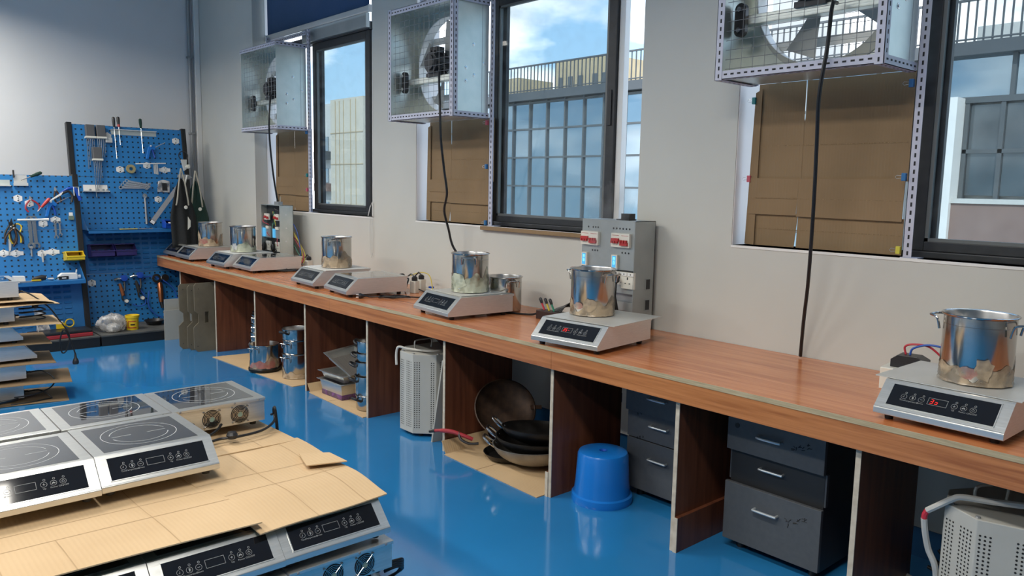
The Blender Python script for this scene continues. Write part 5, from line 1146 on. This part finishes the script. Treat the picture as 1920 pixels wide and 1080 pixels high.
one(ML,'yellow_loop',MB().tube(smooth_path([(-.03,.02,0),(.0,.035,0),(.025,.02,0),(.028,-.01,0),(.01,-.05,0)],5),.0055,8),M['yellow'],1.347,.965,'curved yellow handle sticking out of the pliers cluster','handle',.05)
airgun(ML,1.625,1.165,'blue air blow gun in the middle of the left rack'); driver(ML,1.545,1.145,'red-handled screwdriver slanting beside the blue air gun',.11,.05,m='redpl',rot=-.72+PI*0-.0,n=.05)
t=tl(ML,'cable_crimper',1.80,1.26,'blue and black cable cutter with white wires over the left rack edge','cutter',.035); MB().tube(smooth_path([(-.10,.01,0),(-.03,.055,0),(.03,.06,0),(.055,.0,0),(.07,-.05,0)],5),[.008]*5+[.014]*6+[.017]*10,10).build('blue_handle',M['bluebin'],t); MB().tube(smooth_path([(-.09,.005,.02),(-.03,.03,.02),(.0,-.01,.02),(-.01,-.07,.02)],5),.011,8).build('black_handle',M['blackpl'],t)
for k in range(4): MB().tube([(-.075-.005*k,.022-.008*k,.03),(-.17-.006*k,-.045-.006*k,.03)],.0035,6).build('wire',M['white'],t)
MB().tube([(.015,-.01,.03),(.015,.07,.03),(.055,.07,.03),(.055,-.01,.03)],.004,6).build('hook',M['white'],t)
pliers(ML,1.676,1.30,.15,'brown-handled pliers hanging right of the blue air gun','rust',.15,.02,.25)
t=tl(ML,'cross_bar',1.473,1.036,'white bar laid across two hooks on the left rack','rod',.045); MB().tube([(-.122,0,0),(.06,.0,0),(.122,0,0)],[.009,.009,.013],10).build('bar',M['white'],t)
wrench(ML,1.448,.925,.26,'large combination wrench hanging left in the left rack pair',0,.012,1.5); wrench(ML,1.483,.925,.26,'large combination wrench hanging right in the left rack pair',.02,.018,1.5)
hexplate(ML,1.657,1.036,'silver hook plate carrying the small wrenches',.08); wrench(ML,1.647,.945,.15,'small wrench hanging left below the silver hook plate',0,.02,.9); wrench(ML,1.683,.955,.12,'small wrench hanging right below the silver hook plate',0,.02,.75)
t=tl(ML,'padlock',1.783,1.065,'greenish padlock hanging near the right post of the left rack','padlock',.012); MB().box((-.022,-.035,0),(.022,.005,.018)).build('case',noisy('lock_green',(.12,.17,.13),(.16,.21,.17),nscale=20,rough=.4),t,bevel=.004); MB().box((-.015,.005,.004),(.015,.035,.012)).build('shackle',M['white'],t)
t=tl(ML,'small_fitting',1.527,.70,'clear fitting hanging under the left rack hook plate','fitting',.02); MB().tube([(0,.03,0),(0,-.045,.0)],[.014,.006],8).build('body',M['alu'],t)
t=tl(ML,'wrench_bit',1.443,.76,'short grey bit hanging below the large wrenches','tool',.02); MB().tube([(0,.03,0),(0,-.05,0)],.008,8).build('shaft',M['toolgrey'],t); MB().lathe([(0,.0),(.013,0),(.013,.02),(0,.02)],10,(0,.03,0)).build('head',M['toolgrey'],t)
x0,x1,zs=SL
t=empty('socket_drill',(x1-.10,1.46,zs+.001),.2,'black drill head lying on the left rack shelf','drill'); MB().tube([(0,-.06,.022),(0,-.03,.024),(0,.02,.028),(.01,.05,.028)],[.008,.018,.026,.020],12).build('body',M['blackpl'],t); MB().tube([(.01,.05,.028),(.012,.056,.028)],.011,10).build('bit',M['silver'],t)
t=empty('silver_socket',(x1-.09,1.545,zs+.001),0,'shiny socket lying on the left rack shelf','socket'); MB().tube([(0,-.025,.016),(0,.02,.014)],[.010,.016],10).build('body',M['silver'],t); MB().tube([(.01,.03,.008),(.01,.07,.03)],.005,6).build('lever',M['aprong'],t)
t=empty('white_device',(x1-.11,1.69,zs+.001),.05,'white pump-like device with dark label on the left rack shelf','device'); MB().prism([(-.085,.0),(.07,0),(.07,.05),(.055,.055),(-.055,.06),(-.085,.035)],-.025,.025,'x').build('body',M['white'],t,bevel=.005); MB().box((.0255,-.083,.004),(.028,-.005,.032)).build('label',M['ink'],t); MB().box((.0282,-.06,.012),(.0288,-.025,.022)).build('label_print',M['white'],t); MB().box((-.012,.071,.01),(.012,.10,.035)).build('nozzle',M['white'],t,bevel=.003); MB().tube([(0,.065,.055),(0,.07,.085)],.006,6).build('pin',M['white'],t)
tag(MB().box((0,-.16,0),(.03,.10,.010)).build('steel_rule',M['toolgrey'],loc=(x1-.07,1.36,zs+.001),rot=.05),'grey rule lying along the left rack shelf','rule'); tag(MB().box((0,-.04,0),(.03,.03,.008)).build('brass_bar',M['yellow'],loc=(x1-.06,1.43,zs+.0115)),'short yellow bar lying on the left rack shelf','bar')
tag(MB().prism([(-.04,0),(.05,0),(.045,.05),(-.04,.055)],0,.06,'x').build('white_box',M['white'],loc=(x1-.13,1.30,zs+.001)),'white box at the left of the left rack shelf','box')
M['crease']=noisy('cardboard_crease',(.36,.24,.125),(.42,.29,.155),nscale=8,rough=.85)
# ================================================================== LEFT STACK OF COOKERS WITH CARDBOARD LAYERS
def sheet3(c, w, d, rz, label, seed, m='card', sag=.015, tail=0, group='cardboard layers between cookers'):
    rnd=random.Random(seed); k1,k2=rnd.uniform(0,6),rnd.uniform(0,6)
    def fn(u,v):
        x=(u-.5)*w; y=(v-.5)*d; e=max(0,abs(v-.5)*2-.55)/.45
        return (x,y,.004-sag*e*e*(1 if v>.5 else .3)*(1+.4*math.sin(u*4+k1))+.002*math.sin(u*9+k2))
    mb=MB(); mb.sheet(10,12,fn,.004); return tag(mb.build('cardboard_sheet',M[m],loc=c,rot=rz),label,'cardboard',group)
LZ=[.73,.583,.455,.328,.200,.073]     # body undersides, top to bottom
LX=-6.05
rows_=[ # y of right end (front or rear), faces +y?, label word
 (1.000,False,'top'),(.968,False,'second from top'),(1.000,True,'third from top'),(1.075,True,'third from bottom'),(1.015,False,'second from bottom'),(.995,False,'bottom')]
z=.006; pitch=.1315
zs_=[z+pitch*k for k in range(6)][::-1]; zs_[0]+=.030; 
for k,((ye,fw,wd),zz) in enumerate(zip(rows_,zs_)):
    # local front at y=0 facing -y ; facing +y needs a turn by 180 degrees
    lab='induction cooker lying %s in the tall left stack'%wd
    if fw: t=cooker((LX-CW/2,ye,zz),PI,lab,'cookers in the left stack',top=(k==0))
    else: t=cooker((LX-CW/2,ye-CD,zz),0,lab,'cookers in the left stack',top=(k==0),rear=True,panel=(k==0))
cs=[(.335,.02,.10),(.39,.03,.03),(.315,.0,.05),(.34,.02,.02),(.46,.04,-.04),(.43,.03,-.03)]
for k,((ye,fw,wd),zz,(dy,dx,rz)) in enumerate(zip(rows_,zs_,cs)):
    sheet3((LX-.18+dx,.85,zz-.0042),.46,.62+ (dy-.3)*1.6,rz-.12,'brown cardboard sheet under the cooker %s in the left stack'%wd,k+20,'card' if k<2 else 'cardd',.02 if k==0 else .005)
sheet3((LX-.12,.90,zs_[1]+CH+.006),.44,.56,.20,'loose tan cardboard flap just below the top cooker of the left stack',41,'card',.008)
def hang(pts,label,plug=None):
    t=empty('power_cord',pts[0],0,label,'power cord','cords hanging from the left stack'); p0=Vector(pts[0])
    P=[Vector(p)-p0 for p in pts]; MB().tube(smooth_path(P,6),.0048,7).build('cord',M['cable'],t)
    if plug is not None:
        MB().lathe([(0,0),(.018,0),(.021,.012),(.017,.03),(.009,.045),(.006,.075)],12).build('plug',M['blackpl'],t,P[-1]-Vector((0,0,.07)))
    return t
zA=zs_[0]; zB=zs_[1]
hang([(LX-.08,1.00,zA+.05),(LX-.06,1.06,zA+.03),(LX-.02,1.16,zA-.06),(LX,1.22,zA-.16),(LX+.02,1.27,zA-.26),(LX+.03,1.25,zA-.36),(LX+.03,1.22,zA-.38),(LX+.03,1.21,zA-.30),(LX+.03,1.24,zA-.22),(LX+.03,1.28,zA-.32),(LX+.03,1.30,zA-.40)],'black cord with heavy plug dangling off the left stack',1)
mb=MB(); t=empty('power_cord',(LX-.10,1.08,zB+.006),.3,'black cord coiled with plug on the second cardboard of the left stack','power cord','cords hanging from the left stack')
pts=[(.045*math.cos(a)*(1+.04*a/6),.085*math.sin(a)+.01*math.sin(3*a),.006+.0045*a) for a in [k*.3 for k in range(64)]]; MB().tube(pts,.0045,6).build('cord',M['cable'],t); MB().lathe([(0,0),(.018,0),(.021,.012),(.016,.03),(.007,.045)],12).build('plug',M['blackpl'],t,(0,.02,.085))
for s in (-.008,.008): MB().cyl((s,.02,.07),(s,.02,.085),.0024,6).build('plug_pin',M['silver'],t)
for k,lab in ((4,'second lowest'),(5,'lowest')):
    zz=zs_[k]; hang([(LX-.05,rows_[k][0]+.02,zz+.05),(LX-.02,rows_[k][0]+.09,zz+.055),(LX+.02,rows_[k][0]+.15,zz+.0),(LX+.05,rows_[k][0]+.12,zz-.05 if k==4 else zz+.006),(LX+.08,rows_[k][0]+.02,zz-.075 if k==4 else zz+.006),(LX+.08,rows_[k][0]-.10,zz-.08 if k==4 else zz+.006)],'black cord looping from the rear of the %s cooker in the left stack'%lab)
mb=MB(); t=empty('power_cord',(LX+.06,.88,.010),0,'black cord bundle on the lowest cardboard of the left stack','power cord','cords hanging from the left stack')
for q in range(5): MB().tube(smooth_path([(.0+.008*q,-.10,.006+.006*q),(.01+.006*q,.0,.02+.004*q),(.0,.06,.022+.003*q),(-.02,.0,.02),(.0,-.09,.012)],6),.0045,6).build('cord',M['cable'],t)
# ================================================================== FOREGROUND STACK
FG='cookers in the foreground stack'
ZF=[.006,.138,.270]        # feet heights of lower layers
ZT=.447                   # feet height of the top layer
YC=[.27,.66,1.05]         # column starts (each .39 wide)
def fcook(xf,y0,z,front,label,**kw):
    # front=True: control panel towards +x at x=xf ; else rear towards +x at x=xf
    if front: return cooker((xf,y0+CW/2,z),PI/2,label,kw.pop('group',FG),**kw)
    return cooker((xf-CD,y0+CW/2,z),-PI/2,label,kw.pop('group',FG),rear=True,**kw)
wd=['left','middle','right']
fcook(-2.752,.652,ZT,True,'induction cooker in the middle of the foreground stack top with its panel facing the camera')
fcook(-2.740,.258,ZT,True,'induction cooker at the left edge of the foreground stack top, panel facing the camera')
fcook(-3.205,1.030,ZT+.002,False,'induction cooker on the foreground stack top showing two rear fan grilles')
fcook(-3.215,.636,ZT+.002,False,'induction cooker on the foreground stack top mirroring the pegboard in its glass',panel=False)
fcook(-3.225,.242,ZT+.002,False,'induction cooker on the foreground stack top mirroring hanging screwdrivers at the left edge',panel=False)
for k in range(3): fcook(-2.242+(0,.004,0)[k],YC[k]-(.004,.002,0)[k],ZF[2],True,'induction cooker on the %s of the row just below the front cardboard'%wd[k],top=True)
for k in range(3): fcook(-2.235,YC[k]+.008*(k-1),ZF[1],False,'induction cooker with rear fan grilles, %s in the lower front row'%wd[k],panel=False,top=False)
for k in range(3): fcook(-2.25,YC[k],ZF[0],True,'induction cooker on the %s of the row standing on the floor'%wd[k],top=False)
for r,xf in ((1,-2.72),(2,-3.19)):
    for l in range(3):
        for k in range(3):
            if l<2 and k==1: continue
            c=cooker((xf-CD,YC[k]+CW/2,ZF[l]),-PI/2,'induction cooker buried inside the cardboard-covered foreground stack',FG+' buried inside',panel=False,top=False,inlet=False)
# cardboard on top of the lower rows
def fsheet(pts,zf,label,m='card',th=.004,crease=()):
    # pts: corner quad (x,y) bilinear; zf(u,v) height
    a,b_,c,d=[Vector((*p,0)) for p in pts]
    def fn(u,v):
        p=(a*(1-u)+b_*u)*(1-v)+(d*(1-u)+c*u)*v; return (p.x,p.y,zf(u,v))
    mb=MB(); mb.sheet(16,16,fn,th); o=mb.build('cardboard_sheet',[M[m]])
    for (u0,v0,u1,v1) in crease:
        mb=MB(); vs=[]; k=16; q0,q1=Vector(fn(u0,v0)),Vector(fn(u1,v1)); w=(q1-q0).cross(Vector((0,0,1))).normalized()*.0016
        for i in range(k+1):
            q=Vector(fn(u0+(u1-u0)*i/k,v0+(v1-v0)*i/k))+Vector((0,0,.0007)); vs+=[q-w,q+w]
        mb.add(vs,[(2*i,2*i+1,2*i+3,2*i+2) for i in range(k)]); mb.build('crease',M['crease'],o)
    return tag(o,label,'cardboard','cardboard on the foreground stack')
ZC=ZF[2]+CH
g=lambda x:x*x*(3-2*x)
# right front sheet (folded over), left front sheet, rear sheets
fsheet([(-2.28,.985),(-2.31,1.47),(-3.02,1.475),(-3.02,.93)],lambda u,v:ZC+.030+.004*math.sin(v*9)-.022*(1-g(min(1,v/.35)))*(1 if v<.35 else 0)+.002*math.sin(u*7),'large tan cardboard sheet on the right front of the foreground stack',crease=((0,.42,1,.42),(.0,.62,1,.60),(.43,0,.43,1),(.82,0,.82,1)))
fsheet([(-2.305,-.25),(-2.300,1.00),(-3.00,.985),(-3.00,-.25)],lambda u,v:ZC+.024+.010*math.sin(u*3.1)*(1-v)+.012*(1-v)+.003*math.sin(v*8),'wide tan cardboard sheet on the left front of the foreground stack',crease=((0,.36,1,.36),(.45,0,.45,.36),(.58,0,.58,.36),(.80,0,.80,1),(.36,0,.36,1),(0,.55,1,.55)))
fsheet([(-2.985,.95),(-2.99,1.462),(-3.66,1.44),(-3.66,.93)],lambda u,v:ZC+.036-.004*g(v)+.002*math.sin(u*5),'tan cardboard sheet under the cooker with rear fan grilles',crease=((0,.2,1,.22),(.7,0,.7,1)))
fsheet([(-2.97,-.25),(-2.97,.93),(-3.67,.91),(-3.67,-.25)],lambda u,v:ZC+.038+.002*math.sin(u*5),'tan cardboard sheet under the mirroring cookers at the rear left')
fsheet([(-2.66,1.335),(-2.60,1.475),(-2.73,1.47),(-2.80,1.375)],lambda u,v:ZC+.044+.004*u,'small perforated cardboard scrap at the right edge of the foreground stack')
t=empty('cardboard_packer',(-2.95,.85,ZC),0,'folded cardboard packing under the foreground stack top','cardboard'); MB().box((-.70,-.60,.0),(.20,.56,.018)).build('pad',M['cardd'],t)
t=empty('power_cord',(-3.19,1.20,ZT+.001),0,'black cord with round plug behind the rear fan grilles','power cord')
MB().tube(smooth_path([(.0,.02,.045),(.035,-.02,.03),(.06,-.10,.010),(.09,-.16,.008),(.11,-.10,.012),(.08,-.02,.010),(.10,.05,.012),(.08,.16,.012),(.02,.24,.02),(-.05,.275,.03),(-.09,.28,.02)],6),.0055,8).build('cord',M['cable'],t)
MB().lathe([(0,0),(.021,0),(.023,.014),(.016,.026),(0,.028)],14).build('plug',M['blackpl'],t,(.085,.03,.006)); MB().tube(smooth_path([(-.05,.275,.03),(-.04,.27,.06),(-.02,.265,.065),(-.015,.27,.0),(-.02,.275,-.05)],5),.007,8).build('cord_end',M['cable'],t)
t=empty('power_cord',(-2.30,1.47,.10),0,'black cord bunched at the right foot of the foreground stack','power cord')
for q in range(4): MB().tube(smooth_path([(.0,-.02,.02+.01*q),(.02,.02,.035+.008*q),(.0,.06,.01+.01*q),(-.05,.07,-.03),(-.12,.05,-.085)],5),.0055,7).build('cord',M['cable'],t)
# ================================================================== OUTSIDE: opposite glazed wing, railing, far blocks
M['conc']=noisy('pale_render',(.50,.50,.47),(.58,.575,.54),nscale=.6,rough=.8)
M['beige']=noisy('beige_render',(.50,.465,.38),(.56,.52,.43),nscale=.4,rough=.85)
M['beige2']=noisy('tan_render',(.42,.33,.20),(.50,.40,.25),nscale=.4,rough=.85)
M['mull']=mat('facade_mullion',(.085,.095,.10),.5)
M['fglass']=noisy('facade_glass',(.24,.31,.36),(.32,.39,.44),nscale=.35,rough=.03,metal=.85)
M['fglassd']=noisy('dark_facade_glass',(.07,.085,.095),(.15,.17,.18),nscale=.8,rough=.05,metal=.6)
M['rail']=mat('railing_grey',(.075,.082,.088),.5)
M['brick']=noisy('reddish_spandrel',(.21,.14,.12),(.26,.18,.155),nscale=1.5,rough=.85)
M['ground']=noisy('street_ground',(.22,.22,.20),(.30,.29,.26),nscale=.3,rough=.9)
struct('ground_outside', MB().box((-140,YW+.3,-6.2),(60,140,-6)), M['ground'])
YF=22.0; FX0,FX1=-31,-3
fa=empty('glazed_building',(FX0,YF,-6),0,'long glass-fronted building wing with roof terrace seen through the middle and right windows','building')
def fp(nm,mb,m,bv=0): 
    mb.v=[(v[0]-FX0,v[1]-YF,v[2]+6) for v in mb.v]; return mb.build(nm,m,fa)
fp('wall',MB().box((FX0,YF+.25,-6),(FX1,YF+8,5.05)),M['conc']); fp('roof_slab',MB().box((FX0-.2,YF-.25,4.95),(FX1+.2,YF+8,5.27)),M['rail'])  # slab takes the dark railing grey to hold the shadow along the roofline
rows=[4.87,3.83,2.70,1.55,.32,-.9,-2.1]
pm=MB().box((0,0,0),(.93,.02,1)).mesh('glass_pane',M['fglass'])
for r in range(len(rows)-1):
    z1,z0=rows[r],rows[r+1]
    for k in range(28):
        x=FX0+k
        if x>-9.2: continue
        o=obj('glass_pane',pm,fa,(k+.035,.12,z0+6+.03)); o.scale=(1,1,z1-z0-.06); o.rotation_euler=(random.uniform(-.006,.006),0,random.uniform(-.006,.006))
for k in range(23):
    fp('mullion',MB().box((FX0+k-.035,YF+.04,-3),(FX0+k+.035,YF+.2,4.95)),M['mull'])
for z in rows: fp('transom',MB().box((FX0,YF+.05,z-.035),(-8.9,YF+.19,z+.035)),M['mull'])
# near end: white pier, big panes, reddish parapet
fp('pier',MB().box((-8.55,YF-.5,-6),(-7.72,YF+.3,3.92)),M['white'])
fp('spandrel',MB().box((-7.72,YF-.35,-6),(FX1,YF+.3,1.3)),M['brick']); fp('coping',MB().box((-7.75,YF-.4,1.3),(FX1,YF+.3,1.42)),M['conc'])
for x0,x1,z0,z1 in ((-9.1,-8.3,3.95,4.95),(-8.2,-6.75,3.95,5.0),(-6.65,-5.0,3.95,5.0),(-4.9,-3.1,3.95,5.0),(-7.6,-6.9,1.5,3.75),(-6.8,-5.5,1.5,3.75),(-5.4,-4.3,1.5,3.75),(-4.2,-3.1,1.5,3.75)):
    fp('glass_pane',MB().box((x0,YF+.1,z0),(x1,YF+.12,z1)),M['fglass' if z0>3.8 else 'fglassd'])
for x in (-9.15,-8.25,-6.7,-4.95): fp('mullion',MB().box((x-.05,YF+.02,3.85),(x+.05,YF+.2,5.0)),M['mull'])
for x in (-7.66,-6.85,-5.45,-4.25): fp('mullion',MB().box((x-.05,YF+.02,1.4),(x+.05,YF+.2,3.85)),M['mull'])
fp('transom',MB().box((-9.2,YF,3.80),(FX1,YF+.2,3.95)),M['mull']); fp('transom',MB().box((-7.7,YF+.02,2.55),(FX1,YF+.2,2.65)),M['mull'])
rl=empty('roof_railing',(FX0,YF-.1,5.27),0,'grey metal bar railing along the roof terrace of the glazed building','railing')
MB().box((0,-.03,1.0),(28,.03,1.06)).build('top_rail',M['rail'],rl); MB().box((0,-.02,.06),(28,.02,.10)).build('bottom_rail',M['rail'],rl)
bm=MB().box((-.022,-.012,0),(.022,.012,1.02)).mesh('baluster',M['rail'])
for k in range(141): obj('baluster',bm,rl,(k*.2,0,0))
MB().box((-19.0-FX0,1.2,0),(-14-FX0,6,4.0)).build('stair_tower',M['conc'],fa,(0,0,11.27))
fp('rooftop_block',MB().box((-9.3,YF+5,5.27),(-6.6,YF+7.5,6.6)),M['conc'])
# far blocks
def block(x0,x1,y0,y1,z1,m,label,win=(),name='apartment_block'):
    t=empty(name,(x0,y0,-6),0,label,'building','far buildings')
    MB().box((0,0,0),(x1-x0,y1-y0,z1+6)).build('wall',M[m],t)
    for (a,c,e,f,mm) in win: MB().box((a-x0,-.12,e+6),(c-x0,-.02,f+6)).build('window',M[mm],t)
    return t
wn=[(-84.2,-82.9,z,z+1.6,'fglass') for z in (5.2,1.6,-2.2)]
bt=block(-85,-81,45,56,10.5,'conc','pale apartment block with balconies seen in the far left window',wn)
for z in (.6,4.2,-3.2): MB().box((.3,-1.0,z+6),(3.2,0,z+6.9)).build('balcony',M['brick'] if z==.6 else M['mull'],bt)
wn=[]
bg=block(-81,-74,44.2,58,10.7,'beige','beige panelled tower block standing right in the far left window')
for x in (1.1,2.0,2.9,4.4,5.5):  MB().box((x,-.06,3),(x+.06,-.005,16.5)).build('panel_joint',M['beige2'],bg)
for z in (5.2,9.6,13.0): MB().box((0,-.06,z),(7,-.005,z+.08)).build('panel_joint',M['beige2'],bg)
wn=[(x,x+1.0,z,z+2.2,'mull') for x in (-91.3,-89.2,-87,-84,-82.2) for z in (9.5,13,16.5)]
block(-92,-81,90,100,21.3,'beige2','tan high-rise behind the roof railing in the middle window',wn)
block(-104,-100.8,90,98,19.6,'beige2','slim tan high-rise left of the railing in the middle window')
block(-70,-58,70,80,3.2,'beige','low pale block far off seen beside the middle window sash')
# ================================================================== STEAM over the boiling pots
def steam(name,loc,h,r,lean,dens,label,seed):
    m=bpy.data.materials.new('steam_'+str(seed)); m.use_nodes=True; t=m.node_tree; t.nodes.clear(); L=t.links.new
    o=nd(t,'ShaderNodeOutputMaterial'); v=nd(t,'ShaderNodeVolumePrincipled'); v.inputs['Color'].default_value=(.95,.95,.95,1); v.inputs['Anisotropy'].default_value=.2
    tc=nd(t,'ShaderNodeTexCoord'); n=nd(t,'ShaderNodeTexNoise'); n.inputs['Scale'].default_value=9; n.inputs['Detail'].default_value=4; n.inputs['Distortion'].default_value=.8
    mr=nd(t,'ShaderNodeMapRange'); mr.inputs['From Min'].default_value=.42; mr.inputs['From Max'].default_value=.78; mr.inputs['To Max'].default_value=dens
    mp=nd(t,'ShaderNodeMapping'); mp.inputs['Location'].default_value=(seed,seed*.7,0); mp.inputs['Scale'].default_value=(1,1,.6)
    L(tc.outputs['Object'],mp.inputs[0]); L(mp.outputs[0],n.inputs['Vector']); L(n.outputs['Fac'],mr.inputs['Value']); L(mr.outputs[0],v.inputs['Density']); L(v.outputs[0],o.inputs['Volume'])
    mb=MB(); k=9; vs=[]; fs=[]; sg=20
    for j in range(k+1):
        q=j/k; rr=r*(.85+.9*q)*(1 if j<k else .3)*(1 if j else .3)
        for i in range(sg):
            a=2*PI*i/sg; vs.append((rr*math.cos(a)*(1+.1*math.sin(3*a+j))+lean[0]*q,rr*.8*math.sin(a)+lean[1]*q,h*q))
    for j in range(k):
        for i in range(sg): fs.append((j*sg+i,j*sg+(i+1)%sg,(j+1)*sg+(i+1)%sg,(j+1)*sg+i))
    fs.append(tuple(range(sg))[::-1]); fs.append(tuple(k*sg+i for i in range(sg)))
    mb.add(vs,fs,True); return tag(mb.build(name,m,loc=loc),label,'steam',kind='stuff')
p=PT[4][1]; steam('steam',(p.x,p.y,p.z+.236),.42,.085,(.08,.05),4.5,'faint white steam rising from the pot before the breaker box',3.1)
